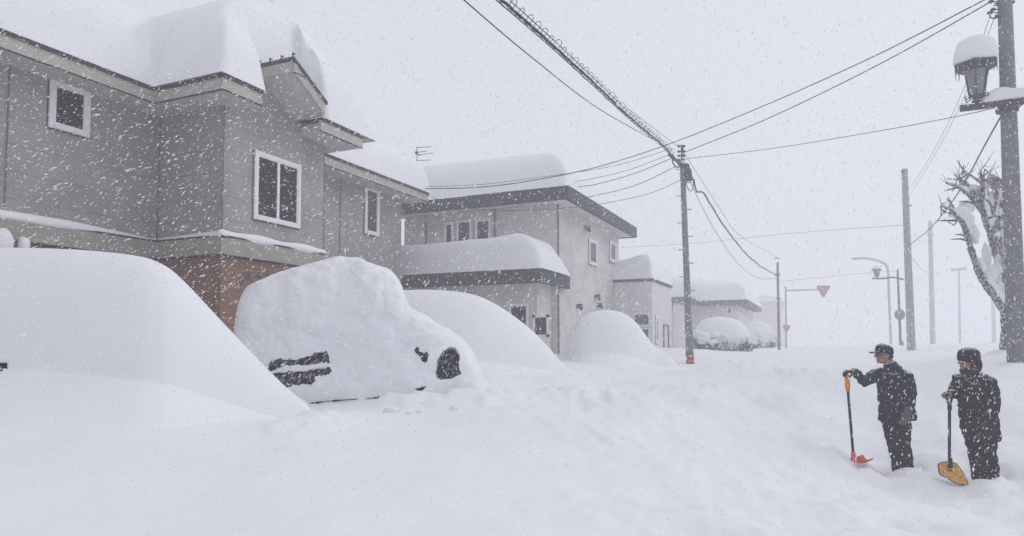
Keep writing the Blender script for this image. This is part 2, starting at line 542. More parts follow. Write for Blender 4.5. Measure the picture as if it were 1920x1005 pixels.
# ------------------------------------------------------------------ snow mounds
def catmull1(pts, px):
    xs = [p[0] for p in pts]
    ys = [p[1] for p in pts]
    px = min(max(px, xs[0]), xs[-1])
    for i in range(len(xs) - 1):
        if px <= xs[i + 1]:
            t = (px - xs[i]) / (xs[i + 1] - xs[i])
            h = xs[i + 1] - xs[i]

            def sl(k):
                if k <= 0: return (ys[1] - ys[0]) / (xs[1] - xs[0])
                if k >= len(xs) - 1: return (ys[-1] - ys[-2]) / (xs[-1] - xs[-2])
                a = (ys[k] - ys[k - 1]) / (xs[k] - xs[k - 1]); b = (ys[k + 1] - ys[k]) / (xs[k + 1] - xs[k])
                return 0 if a * b < 0 else 2 * a * b / (a + b + 1e-9 * (1 if a + b >= 0 else -1))
            m0, m1 = sl(i) * h, sl(i + 1) * h
            return (2 * t ** 3 - 3 * t * t + 1) * ys[i] + (t ** 3 - 2 * t * t + t) * m0 + (-2 * t ** 3 + 3 * t * t) * ys[i + 1] + (t ** 3 - t * t) * m1
    return ys[-1]


def gprof(u, p, tail):
    """1 at the crest, 0 at |u| = 1; steep for large p, with a soft foot of width `tail`"""
    u = abs(u)
    if u >= 1: return 0.0
    core = (1 - min(1, u / (1 - tail)) ** p)
    core = max(0.0, core) ** 0.62 if tail < 0.05 else max(0.0, core) ** 0.9
    soft = (math.cos(math.pi * u) * 0.5 + 0.5)
    return core * (1 - tail) + soft * tail


def inside(poly, x, y):
    c = False
    j = len(poly) - 1
    for i in range(len(poly)):
        xi, yi = poly[i]; xj, yj = poly[j]
        if (yi > y) != (yj > y) and x < (xj - xi) * (y - yi) / (yj - yi) + xi:
            c = not c
        j = i
    return c


def project(p):
    v = Vector(p) - CAM
    a, l, u = v.dot(FW), v.dot(RT), v.z
    zc = a * math.cos(PITCH) + u * math.sin(PITCH)
    yc = -a * math.sin(PITCH) + u * math.cos(PITCH)
    return 960 + F * l / zc, CYP - F * yc / zc, zc


def mound(outline, D, tf, tb, p=2.2, tail=0.45, step=4, nt=60, lump=0.0, lscale=2.5, zdrop=0.085, Dfun=None, holes=None, zbase=None, fade=45.0, foot=True):
    """A heap of snow: its crest runs where `outline` (pixels) says, at depth D; it falls off tf metres towards the viewer and tb away.
    Returns snow mesh, and for each hole polygon the mesh of what lies 5 cm behind the snow there."""
    x0, x1 = outline[0][0], outline[-1][0]
    nc = int((x1 - x0) / step) + 1
    us = np.linspace(-1, 1, 4001)
    hs_ = np.array([gprof(u, p, tail) for u in us]) * 1.7
    tt_ = np.where(us < 0, us * tf, us * tb)
    arc = np.r_[0, np.cumsum(np.hypot(np.diff(tt_), np.diff(hs_)) * np.where(us[1:] < 0.1, 1.0, 0.4))]
    rows = list(np.interp(np.linspace(0, arc[-1], nt), arc, us))
    def Hfun(j):
        px = x0 + (x1 - x0) * j / (nc - 1)
        d0 = ray(px, catmull1(outline, px))
        Dc = Dfun(px) if Dfun else D
        q = d0 * Dc
        return max(0.0, CAMZ + q.z - ground_z(q.x, q.y))

    V = [[None] * nc for _ in range(nt)]
    Hm = [Hfun(j) for j in range(nc)] if foot else None
    for j in range(nc):
        px = x0 + (x1 - x0) * j / (nc - 1)
        py = catmull1(outline, px)
        Dc = Dfun(px) if Dfun else D
        d0 = ray(px, py)
        lat = (px - 960) / F
        zb0 = zbase if zbase is not None else None
        tgt = d0.z
        ts = [(u * tf if u < 0 else u * tb) for u in rows]
        gs = [gprof(u, p, tail) for u in rows]
        if Hm:
            kf = min(1.0, max(0.12, Hm[j] / max(Hm))) ** 0.8
            ts = [t * kf for t in ts]
        zbs = []
        for t in ts:
            q = (FW + RT * lat) * (Dc + t)
            zbs.append((ground_z(q.x, q.y) if zb0 is None else zb0) - zdrop)
        lo, hi = 0.0, 6.0
        for _ in range(30):
            mid = (lo + hi) / 2
            mxx = max((zb + mid * g - CAMZ) / (Dc + t) for zb, g, t in zip(zbs, gs, ts))
            if mxx < tgt: lo = mid
            else: hi = mid
        H = (lo + hi) / 2
        ft = min(1.0, (x1 - px) / fade)
        H *= ft * ft * (3 - 2 * ft)
        for i, (t, g, zb) in enumerate(zip(ts, gs, zbs)):
            q = (FW + RT * lat) * (Dc + t)
            z = zb + H * g
            P = Vector((q.x, q.y, z))
            if lump:
                k = lump * min(1, 4 * g) * (1 if t < 0.15 else 0.3)
                n3 = fbm(P * lscale, 4)
                P = P + (FW + RT * lat).normalized() * (k * n3) + Vector((0, 0, 0.35 * k * fbm(P * lscale * 1.7 + Vector((9, 2, 4)), 3)))
            V[i][j] = P
    vs = [V[i][j] for i in range(nt) for j in range(nc)]
    holes = holes or []
    cut = {}
    if holes:
        pj = [project(q) for q in vs]
        for i in range(nt - 1):
            if rows[i] > 0.02: break
            for j in range(nc - 1):
                ids = (i * nc + j, i * nc + j + 1, (i + 1) * nc + j + 1, (i + 1) * nc + j)
                cx = sum(pj[k][0] for k in ids) / 4; cy = sum(pj[k][1] for k in ids) / 4
                for h, poly in enumerate(holes):
                    if inside(poly, cx, cy):
                        cut[(i, j)] = h
    m = grid_mesh(vs, nt, nc, keep=lambda i, j: (i, j) not in cut)
    backs = []
    for h in range(len(holes)):
        cells = {k for k, v in cut.items() if v == h}
        grown = set()
        for (i, j) in cells:
            for a in (-3, -2, -1, 0, 1, 2, 3):
                for b in (-3, -2, -1, 0, 1, 2, 3):
                    if 0 <= i + a < nt - 1 and 0 <= j + b < nc - 1: grown.add((i + a, j + b))
        bm = MB()
        idx = {}
        for (i, j) in sorted(grown):
            f = []
            for a, b in ((i, j), (i, j + 1), (i + 1, j + 1), (i + 1, j)):
                if (a, b) not in idx:
                    idx[(a, b)] = len(bm.v)
                    q = V[a][b]
                    dd = Vector((q.x, q.y, 0)).normalized()
                    bm.v.append(tuple(q + dd * 0.09 - Vector((0, 0, 0.02))))
                f.append(idx[(a, b)])
            bm.f.append(tuple(f))
        backs.append(bm)
    return m, backs


def car_body(root, c, ang, L=3.9, W=1.6, H=1.5, van=True):
    """the car under the snow: body with cabin, wheels"""
    ca, sa = math.cos(ang), math.sin(ang)

    def T(a, b, z):
        return Vector((c.x + ca * a - sa * b, c.y + sa * a + ca * b, c.z + z))
    prof = [(-L / 2, 0.25), (-L / 2, 0.95), (-L / 2 + 0.15, H * 0.92), (-L / 2 + 0.5, H), (L * 0.12, H), (L * 0.30, 0.98), (L / 2 - 0.1, 0.85), (L / 2, 0.6), (L / 2, 0.25)]
    m = MB()
    rings = []
    for w, s in ((-W / 2, 0.93), (-W / 2 + 0.08, 1.0), (W / 2 - 0.08, 1.0), (W / 2, 0.93)):
        rings.append([T(a * (0.98 if s < 1 else 1), w, 0.25 + (z - 0.25) * s) for a, z in prof])
    m.loft(rings)
    m.build('body', CARBODY, root)
    for a in (-L * 0.32, L * 0.32):
        for b in (-W / 2 + 0.1, W / 2 - 0.1):
            w = MB()
            w.tube([T(a, b - 0.09, 0.3), T(a, b + 0.09, 0.3)], 0.29, 16)
            wo = w.build('wheel', TYRE, root)


def add_snow_cover(root, m, material, name='snow_cover', solid=0.0):
    o = m.build(name, material, root, smooth=True)
    o.data.flip_normals()
    if solid:
        md = o.modifiers.new('thick', 'SOLIDIFY')
        md.thickness = solid
        md.offset = -1
    return o


def buried_car(outline, D, tf, tb, label, cpos, cang, group='cars buried under snow', **kw):
    root = empty('buried_car', Vector((cpos[0], cpos[1], 0.0)), label, 'car', group)
    m, _ = mound(outline, D, tf, tb, **kw)
    add_snow_cover(root, m, SNOW)
    return root


# left foreground car
left_outline = [(-420, 560), (-300, 500), (-150, 474), (0, 469), (120, 472), (200, 478), (265, 487), (305, 503), (335, 527), (370, 562), (410, 604),
                (450, 645), (500, 696), (540, 734), (572, 759), (596, 777), (615, 795)]
hole_l = [(-40, 690), (0, 682), (22, 686), (15, 692), (0, 703), (-40, 712)]
root = empty('buried_car', at(60, 760, 8.0).xy.to_3d(), 'car under a big smooth snow mound, one dark corner showing at the left picture edge', 'car', 'cars buried under snow')
m, bk = mound(left_outline, 7.9, 1.9, 2.6, p=2.6, tail=0.5, step=5, nt=110, holes=[hole_l])
add_snow_cover(root, m, SNOW, solid=0.03)
bk[0].build('bumper', TYRE, root, smooth=True)
car_body(root, Vector((*at(-60, 700, 9.1).xy, 0.0)), R(205), H=1.3, L=3.4, W=1.4)

# van with a cleared strip of window and a bare front window
van_outline = [(430, 690), (441, 645), (447, 606), (452, 574), (459, 556), (470, 541), (500, 525), (560, 505), (600, 495), (640, 489), (665, 490), (690, 499), (712, 508),
               (724, 513), (736, 522), (747, 538), (754, 562), (770, 584), (800, 603), (840, 624), (868, 645), (888, 674), (900, 705), (910, 735), (930, 752)]
h_up = [(495, 703), (501, 688), (511, 677), (523, 671), (536, 675), (544, 672), (560, 673), (573, 669), (585, 668), (592, 661), (604, 663), (613, 660), (617, 670), (621, 682), (600, 682), (570, 684), (545, 686), (522, 690), (510, 697), (508, 702)]
h_lo = [(505, 697), (512, 700), (540, 697), (570, 696), (598, 693), (620, 689), (625, 699), (609, 703), (592, 708), (594, 715), (586, 722), (572, 719), (566, 722), (553, 721), (546, 726), (532, 728), (522, 731), (508, 716), (498, 703)]
h_fr = [(820, 712), (818, 695), (821, 675), (830, 660), (842, 654), (853, 656), (861, 668), (863, 690), (865, 702), (855, 709), (840, 713), (828, 716)]
h_m1 = [(777, 656), (782, 650), (789, 652), (790, 659), (796, 663), (803, 659), (806, 668), (804, 678), (798, 683), (792, 678), (788, 670), (780, 666)]
h_b1 = [(690, 748), (700, 746), (708, 743), (714, 741), (711, 748), (700, 752)]
h_b2 = [(780, 730), (788, 727), (800, 726), (796, 733), (786, 734)]
root = empty('buried_van', at(650, 745, 10.4).xy.to_3d(), 'van caked in lumpy snow with dark strips of side window showing', 'van', 'cars buried under snow')
vm, vb = mound(van_outline, 10.3, 0.75, 2.2, p=5.5, tail=0.03, step=1.3, nt=230, fade=22.0, foot=False, lump=0.13, lscale=1.6, zdrop=0.18,
               Dfun=lambda px: 10.3 - 0.0008 * (px - 650), holes=[h_up, h_lo, h_fr, h_m1, h_b1, h_b2])
add_snow_cover(root, vm, SNOWR, solid=0.05)
for b, nme, mm in zip(vb, ('side_window', 'side_window', 'front_window', 'wing_mirror', 'sill', 'sill'), (GLASSF, GLASSF, GLASSF, GLASSF, TYRE, TYRE)):
    b.build(nme, mm, root, smooth=True)
car_body(root, Vector((*at(665, 700, 11.5).xy, 0.0)), R(24.55), L=2.7, W=1.4, H=1.7)
w = MB()
w.tube(smooth_pts([at(817, 711, 9.53), at(830, 716, 9.45), at(848, 712, 9.43), at(864, 708, 9.43), at(872, 714, 9.42), at(877, 722, 9.42)], 5), 0.008, 6)
w.build('wiper', TYRE, root)
w = MB()
w.tube(smooth_pts([at(575, 757, 9.5), at(630, 751, 9.5), at(690, 747, 9.5), at(716, 744, 9.5)], 5), [0.003 + 0.022 * abs(noise.noise((k * 0.7, 0, 0))) for k in range(16)], 6)
w.build('sill', TYRE, root)
# row of snow chunks thrown up at the van's foot
ch = MB()
for k in range(24):
    px = 725 + 190 * rng.random()
    q = at(px, 745, 9.35 + rng.uniform(-0.9, 0.1))
    r_ = rng.uniform(0.015, 0.06)
    q.z = ground_z(q.x, q.y) + r_ * 0.1
    ch.ball(q, (r_ * 1.3, r_, r_ * 0.85), n=9, m=6, wob=0.6)
for (px, py, r_) in ((728, 738, .085), (745, 741, .07), (772, 744, .075), (806, 740, .09), (826, 742, .07), (862, 744, .085), (884, 741, .09), (898, 746, .07), (842, 748, .06), (790, 746, .06)):
    ch.ball(at(px, py + 10, 9.42), (r_ * 1.35, r_, r_), n=14, m=9, wob=0.6)
tag(ch.build('snow_chunks', SNOWR, smooth=True), 'row of loose snow chunks heaped along the foot of the snow caked van', 'snow chunks', kind='stuff')

# car behind the van
m3 = [(640, 640), (690, 575), (730, 551), (755, 544), (800, 543), (850, 546), (890, 553), (925, 568), (960, 590), (1000, 622), (1030, 653), (1055, 682), (1085, 705), (1130, 716)]
buried_car(m3, 14.6, 2.2, 3.0, 'car lost under a broad rounded snow mound just behind the snow caked van', at(850, 700, 15).xy, R(180), p=2.5, tail=0.45, step=5, nt=80)
# mound by the second house
m4 = [(1010, 690), (1040, 672), (1060, 645), (1075, 615), (1092, 594), (1112, 584), (1140, 581), (1160, 584), (1178, 592), (1195, 607), (1212, 630), (1230, 652), (1255, 664), (1290, 674)]
buried_car(m4, 19.5, 2.0, 2.5, 'small dome shaped snow mound with steep sides in front of the second house', at(1140, 690, 20).xy, R(180), p=2.4, tail=0.5, step=4, nt=70)


# ------------------------------------------------------------------ roof snow
def rnd(d, r):
    if d <= 0: return 0.0
    k = min(1.0, d / r)
    return math.sqrt(max(0.0, 1 - (1 - k) ** 2))


def roof_snow(parent, x0, x1, y0, y1, zf, step=0.1, mtl=SNOW, name='roof_snow', z0=0.0):
    nx = max(4, int((x1 - x0) / step)); ny = max(4, int((y1 - y0) / step))
    vs, val = [], []
    for i in range(ny + 1):
        for j in range(nx + 1):
            x = x0 + (x1 - x0) * j / nx; y = y0 + (y1 - y0) * i / ny
            h = zf(x, y)
            val.append(h)
            vs.append((x, y, z0 + max(h, 0.0)))
    nc = nx + 1
    top = grid_mesh(vs, ny + 1, nc, keep=lambda i, j: max(val[i * nc + j], val[i * nc + j + 1], val[(i + 1) * nc + j], val[(i + 1) * nc + j + 1]) > 0.0)
    return top.build(name, mtl, parent, smooth=True)


def window_x(parent, X, y0, y1, z0, z1, fw=0.09, sashes=1, pane_mat=GLASS, proud=0.05, side=1):
    """window in a wall whose face is the plane x = X, seen from +x: outer frame with sill, glazing, meeting stile"""
    f = MB()
    a, b = X + 0.004, X + proud
    f.box((a, y0, z0), (b, y0 + fw, z1)); f.box((a, y1 - fw, z0), (b, y1, z1))
    f.box((a, y0 + fw, z1 - fw), (b, y1 - fw, z1)); f.box((a, y0 + fw, z0), (b + 0.03, y1 - fw, z0 + fw))
    w = f.build('window', WHITEF, parent)
    g = MB().box((X + 0.006, y0 + fw, z0 + fw), (X + 0.016, y1 - fw, z1 - fw))
    g.build('pane', pane_mat, w)
    s = MB()
    k = 0.032
    iy0, iy1, iz0, iz1 = y0 + fw, y1 - fw, z0 + fw, z1 - fw
    for i in range(sashes):
        q0 = iy0 + (iy1 - iy0) * i / sashes; q1 = iy0 + (iy1 - iy0) * (i + 1) / sashes
        c0, c1 = X + 0.018, X + 0.040
        s.box((c0, q0, iz0), (c1, q0 + k, iz1)); s.box((c0, q1 - k, iz0), (c1, q1, iz1))
        s.box((c0, q0 + k, iz0), (c1, q1 - k, iz0 + k)); s.box((c0, q0 + k, iz1 - k), (c1, q1 - k, iz1))
    s.build('sash', WHITEF, w)
    d = MB()
    d.box((X + 0.003, y0 - 0.018, z0 - 0.02), (X + 0.012, y0 - 0.002, z1 + 0.01)); d.box((X + 0.003, y0 - 0.002, z0 - 0.02), (X + 0.02, y1 + 0.01, z0 - 0.002))
    d.build('flashing', DARK, w)
    sn = MB()
    sn.tube([(X + proud * 0.6, y0 + 0.02, z0 + fw + 0.004), (X + proud * 0.6, (y0 + y1) / 2, z0 + fw + 0.012), (X + proud * 0.6, y1 - 0.02, z0 + fw + 0.004)], 0.018, 8)
    sn.build('snow', SNOW, w, smooth=True)
    return w


def window_y(parent, Y, x0, x1, z0, z1, fw=0.08, pane_mat=CURTAIN, proud=0.05):
    f = MB()
    a, b = Y - 0.004, Y - proud
    f.box((x0, a, z0), (x0 + fw, b, z1)); f.box((x1 - fw, a, z0), (x1, b, z1))
    f.box((x0 + fw, a, z1 - fw), (x1 - fw, b, z1)); f.box((x0 + fw, a, z0), (x1 - fw, b, z0 + fw))
    w = f.build('window', WHITEF, parent)
    MB().box((x0 + fw, Y - 0.006, z0 + fw), (x1 - fw, Y - 0.016, z1 - fw)).build('pane', pane_mat, w)
    return w


# ------------------------------------------------------------------ house 1
XW, XB = -12.0, -10.27            # recessed wall and bay front
YB0, YB1, YE = 9.44, 12.30, 18.0
EZ, SZ = 6.50, 6.23               # roof edge, soffit
BZ0, BZ1 = 3.38, 3.70
h1 = empty('siding_house', (XW, 8, 0), 'large grey sided house at left with a bay, brown lower wall and deep roof snow', 'house')
w = MB()
w.box((-19, -6, BZ0 + 0.15), (XW, YE, SZ))
w.box((XW - 0.2, YB0, BZ0 + 0.15), (XB, YB1, SZ))
w.build('wall', SIDING, h1)
w = MB()
w.box((-18.9, -5.9, -0.4), (XW - 0.03, YE - 0.03, BZ0 + 0.148))
w.box((XW - 0.25, YB0 + 0.03, -0.4), (XB - 0.03, YB1 - 0.03, BZ0 + 0.148))
w.build('lower_wall', BROWN, h1)
# plain grey ground-floor wall right of the bay
w = MB().box((XW - 0.1, YB1 + 0.02, -0.3), (XW + 0.004, YE + 0.004, BZ0 + 0.6))
w.build('lower_wall', SIDING, h1)
b = MB()
pr = 0.10
for (a, c) in (((XW - 0.02, -6, BZ0), (XW + pr, YB0 - pr, BZ1)), ((XW - 0.02, YB0 - pr, BZ0), (XB + pr, YB0 + 0.02, BZ1)),
               ((XB - 0.02, YB0 + 0.02, BZ0), (XB + pr, YB1 + 0.05, BZ1))):
    b.box(a, c)
b.build('belt_course', BAND, h1)
b = MB()
for (a, c) in (((XW, -6, BZ1), (XW + pr + 0.012, YB0 - pr - 0.012, BZ1 + 0.03)), ((XW, YB0 - pr - 0.012, BZ1), (XB + pr + 0.012, YB0, BZ1 + 0.03)),
               ((XB, YB0, BZ1), (XB + pr + 0.012, YB1 + 0.06, BZ1 + 0.03)),
               ((XW - 0.01, -6, BZ0 - 0.03), (XW + 0.03, YB0 - 0.03, BZ0 - 0.001)), ((XW, YB0 - 0.03, BZ0 - 0.03), (XB + 0.03, YB0 + 0.01, BZ0 - 0.001)),
               ((XB - 0.01, YB0 + 0.01, BZ0 - 0.03), (XB + 0.03, YB1, BZ0 - 0.001))):
    b.box(a, c)
b.build('belt_trim', DARK, h1)
# snow on the belt ledge
b = MB()
led = []
for k in range(60):
    y = -5 + (YB0 - 0.1 + 5) * k / 59
    th = 0.105 + 0.05 * noise.noise((y * 0.7, 0, 0)) - 0.07 * max(0, (y - 6.6) / 2.8)
    led.append(((XW + 0.045, y, BZ1 + 0.03 + 0.3 * th), th))
b.tube([q[0] for q in led], [q[1] for q in led], 12)
b.tube([(XW + 0.1 + (XB - XW) * k / 19, YB0 - 0.045, BZ1 + 0.045) for k in range(20)], [0.035 + 0.045 * k / 19 for k in range(20)], 10)
b.tube([(XB + 0.045, YB0 - 0.05 + (YB1 - YB0) * k / 29, BZ1 + 0.06) for k in range(30)], [0.085 - 0.02 * math.sin(k * 0.5) for k in range(30)], 12, round_caps=True)
b.build('ledge_snow', SNOW, h1, smooth=True)
# vertical joints
def for_joint(p, q):
    MB().box(p, q).build('joint', GREYST, h1)


jy = at_x(13, 250, XW).y
for_joint((XW, jy - 0.012, BZ1), (XW + 0.014, jy + 0.012, SZ))
for_joint((XW, YB0 - 0.02, BZ1), (XW + 0.016, YB0 - 0.001, SZ))
for_joint((XB - 0.001, YB0 - 0.010, BZ1), (XB + 0.008, YB0 + 0.012, SZ))
for_joint((XB - 0.001, YB1 - 0.018, BZ1), (XB + 0.010, YB1 + 0.006, SZ))
jy2 = at_x(637, 430, XW).y
for_joint((XW, jy2 - 0.012, 2.6), (XW + 0.016, jy2 + 0.012, SZ))
# eaves: fascia boards, soffits and dark metal edge, following main wall - bay - main wall
OV = 0.60
xe, xbe = XW + OV, XB + OV
y0e, y1e, yend = YB0 - OV, YB1 + OV, YE + 0.62
xdf = XB + 0.90
dy0, dy1 = 10.31, at_x(610, 190, xdf).y         # shed dormer on the bay front
fs = MB(); so = MB(); dk = MB()
T = 0.05


def eave(p, q, nrm):
    """fascia, edge between two plan points, nrm pointing outwards (plan axis aligned)"""
    (xa, ya), (xb_, yb_) = p, q
    nx, ny = nrm
    fs.box((xa - nx * T, ya - ny * T, SZ), (xb_ + (0 if nx else 0), yb_, EZ - 0.06) if nx == 0 else (xb_, yb_, EZ - 0.06))
    dk.box((xa - nx * T * 2, ya - ny * T * 2, EZ - 0.058), (xb_ + nx * 0.035, yb_ + ny * 0.035, EZ))
    dk.box((xa - nx * 0.03, ya - ny * 0.03, SZ - 0.014), (xb_ + nx * 0.006, yb_ + ny * 0.006, SZ - 0.001))


eave((xe, -6), (xe, y0e), (1, 0))
eave((xe + 0.001, y0e), (xbe - 0.051, y0e), (0, -1))
yl1, yr0 = 9.77, 11.45
eave((xbe, y0e), (xbe, yl1), (1, 0))
fs.box((XB + 0.006, yl1 - T, SZ), (xbe - T - 0.001, yl1 - 0.001, EZ - 0.06)); dk.box((XB + 0.006, yl1 - T, EZ - 0.058), (xbe - 0.101, yl1 + 0.02, EZ))
eave((xbe, yr0), (xbe, y1e), (1, 0))
eave((xe, y1e + 0.06), (xe, yend), (1, 0))
fs.box((xe - 0.3, y1e - T, SZ), (xbe - T - 0.001, y1e - 0.002, EZ - 0.06))
fs.box((-19, yend - T, SZ), (xe - T - 0.001, yend - 0.002, EZ - 0.06))
dk.box((xe - 0.3, y1e - 2 * T, EZ - 0.058), (xbe - 0.1, y1e + 0.035, EZ))
so.box((XW - 0.1, -6, SZ - 0.02), (xe - T - 0.002, YB0, SZ + 0.02)); so.box((XW - 0.1, y0e + T + 0.002, SZ - 0.022), (xbe - T - 0.002, YB0 + 0.3, SZ + 0.018))
so.box((XB - 0.1, YB0 + 0.3, SZ - 0.021), (xbe - T - 0.002, yl1 - T - 0.001, SZ + 0.019)); so.box((XB - 0.1, yr0 + 0.002, SZ - 0.021), (xbe - T - 0.002, y1e - T - 0.002, SZ + 0.019)); so.box((XW - 0.1, YB1 + 0.001, SZ - 0.023), (xbe - 0.4, y1e - T - 0.002, SZ + 0.017))
so.box((XW - 0.1, y1e - T, SZ - 0.02), (xe - T - 0.002, yend - T, SZ + 0.02))
fs.box((XB + 0.006, yr0, SZ), (xbe - T - 0.001, yr0 + T, EZ - 0.06))
fs.build('fascia', BEIGE, h1)
so.build('soffit', SOFFIT, h1)
dk.build('roof_edge', DARK, h1)
rf = MB()
rf.box((-19, -6, EZ - 0.10), (xe - 0.05, yend - 0.05, EZ - 0.004)); rf.box((-19, -6, EZ - 0.14), (xe - 0.3, yend - 0.3, EZ - 0.101)); rf.box((xe - 0.05, y0e + 0.06, EZ - 0.10), (xbe - 0.08, yl1 - 0.06, EZ - 0.006)); rf.box((xe - 0.05, yl1 - 0.06, EZ - 0.10), (XB - 0.02, yr0, EZ - 0.006)); rf.box((xe - 0.05, yr0, EZ - 0.10), (xbe - 0.08, y1e - 0.06, EZ - 0.006))
roof = rf.build('roof', DARK, h1)
# shed dormer
dz0 = at_x(545, 105, xdf).z; dz1 = at_x(610, 190, xdf).z
sl = (dz1 - dz0) / (dy1 - dy0)
yq = yr0 + 0.35
dw = MB()
dw.prism([(XB + 0.003, dy0, SZ - 0.03), (XB + 0.003, yq, SZ - 0.03), (XB + 0.003, yq, dz0 + sl * (yq - dy0) - 0.06), (XB + 0.003, dy0, dz0 - 0.06)], (-1.2, 0, 0))
dw.box((XB - 0.35, yl1 - 0.15, SZ - 0.03), (XB + 0.0025, dy0 - 0.001, EZ + 0.05))
dmr = dw.build('dormer', SIDING, h1)
rk = MB()
rk.prism([(xdf, dy0 - 0.002, dz0 - 0.04), (xdf, dy1, dz1 - 0.04), (xdf, dy1, dz1 - 0.27), (xdf, dy0 - 0.002, dz0 - 0.27)], (-0.05, 0, 0))
rk.box((xdf - 0.052, dy0 - 0.03, dz0 - 0.27), (XB + 0.006, dy0 + 0.02, dz0 - 0.04))
rk.build('rake_board', BEIGE, dmr)
sf = MB()
sf.prism([(xdf - 0.052, dy0 + 0.022, dz0 - 0.22), (xdf - 0.052, dy1, dz1 - 0.22), (xdf - 0.052, dy1, dz1 - 0.19), (xdf - 0.052, dy0 + 0.022, dz0 - 0.19)], (XB + 0.006 - xdf + 0.052, 0, 0))
sf.build('soffit', SOFFIT, dmr)
re_ = MB()
re_.prism([(xdf + 0.03, dy0 - 0.06, dz0 - 0.04), (xdf + 0.03, dy1 + 0.04, dz1 - 0.06), (xdf + 0.03, dy1 + 0.04, dz1 + 0.0), (xdf + 0.03, dy0 - 0.06, dz0 + 0.02)], (-1.05, 0, 0))
re_.box((xdf + 0.012, dy0 - 0.012, dz0 - 0.285), (xdf - 0.04, dy1 - 0.6, dz0 - 0.272))
re_.build('roof_edge', DARK, dmr)
MB().box((xdf - 0.06, dy1 + 0.002, dz1 - 0.30), (XB + 0.006, dy1 + 0.03, dz1 - 0.06)).build('end_board', BEIGE, dmr)
for k in range(4):
    sg = MB()
    x = xdf - 0.02 - 0.29 * k
    sg.box((x - 0.012, dy0 - 0.05, dz0 + 0.021), (x + 0.012, dy0 - 0.03, dz0 + 0.08)); sg.box((x - 0.012, dy0 - 0.05, dz0 + 0.08), (x + 0.012, dy0 + 0.02, dz0 + 0.10))
    sg.build('snow_guard', DARK, dmr)


def bay_prof(y):
    pts = [(7.9, 0.35), (8.6, 1.05), (9.3, 1.60), (10.4, 2.12), (11.4, 2.18), (12.2, 1.95), (12.8, 1.60), (13.1, 1.22), (13.28, 0.6), (13.32, 0.0)]
    return catmull1(pts, y) if 7.9 < y < 13.32 else 0.0


def snow1(x, y):
    d = min(xe + 0.04 - x, yend + 0.05 - y, y + 5.9)
    h = 0.0
    if d > 0:
        sw_ = min(1, max(0, (12.6 - y) / 1.6))
        h = (1.08 + 0.48 * sw_) * rnd(d, 0.55 + 0.2 * sw_) + (0.24 + 0.10 * sw_) * max(0, min(d, 4) - 0.4) + 0.03 * noise.noise((x * 0.6, y * 0.6, 0)) * rnd(d, 0.5)
    if x > -14 and 7.9 < y < 13.32:
        k = min(1, max(0, (y - yl1 - 0.02) / 0.25)) * min(1, max(0, (yr0 + 0.1 - y) / 0.15))
        xf = xbe + 0.03 - 0.66 * k
        ylow = y0e - 0.03
        d2 = min(xf - x, (y - ylow) if x > xe else 9)
        if d2 > 0:
            fade_ = 1 - 0.28 * min(1, max(0, (y - 9.15) / 0.6)) * min(1, max(0, (x + 10.45) / 0.4)) * (1 - k)
            h = max(h, fade_ * bay_prof(y) * (1 + 0.07 * min(1, max(0, (XB - x) / 0.6))) * rnd(d2, (0.95 if y < 10.6 else 0.42) * (1 - k) + 0.24 * k) * (1 if x > -12.4 else max(0, 1 - (-12.4 - x) / 1.4)) ** 0.5)
    return h


roof_snow(h1, -18.6, xbe + 0.06, -5.9, yend + 0.06, snow1, 0.075, z0=EZ)
# windows
a, c = at_x(92, 146, XW), at_x(165, 257, XW)
window_x(h1, XW, a.y, c.y, at_x(92, 239, XW).z, a.z, fw=0.085, sashes=1)
a, c = at_x(476, 281, XB), at_x(560, 427, XB)
window_x(h1, XB, a.y, c.y, at_x(476, 411, XB).z, a.z, fw=0.075, sashes=2)
a, c = at_x(683, 347, XW), at_x(709, 440, XW)
window_x(h1, XW, a.y, c.y, at_x(683, 438, XW).z, a.z, fw=0.09, sashes=1, pane_mat=CURTAIN)
# raised metal lettering on the brown wall, mostly hidden by the van
for pl in ([(451, 537), (461, 509), (476, 510)], [(466, 512), (478, 535)], [(462, 520), (472, 521)], [(488, 511), (485, 524)], [(492, 510), (489, 526)], [(503, 512), (501, 523)], [(507, 510), (505, 520)]):
    MB().tube([at_x(px, py, XB + 0.0) for px, py in pl], 0.016, 6).build('letter_stroke', GREYST, h1)
# snow knobs caught on the belt at far left
for (px, py, s, nm) in ((2, 452, 0.17, 'a'), (45, 456, 0.09, 'b')):
    q = at_x(px, py, XW + 0.25)
    kn = MB()
    kn.tube([(XW, q.y, q.z - 0.2), (XW + 0.25, q.y, q.z - 0.18)], 0.025, 8)
    kb = kn.build('bracket', STEEL, h1)
    MB().ball(q - Vector((0, 0, 0.02)), (s, s, s * 1.35), wob=0.2).build('snow', SNOW, kb, smooth=True)

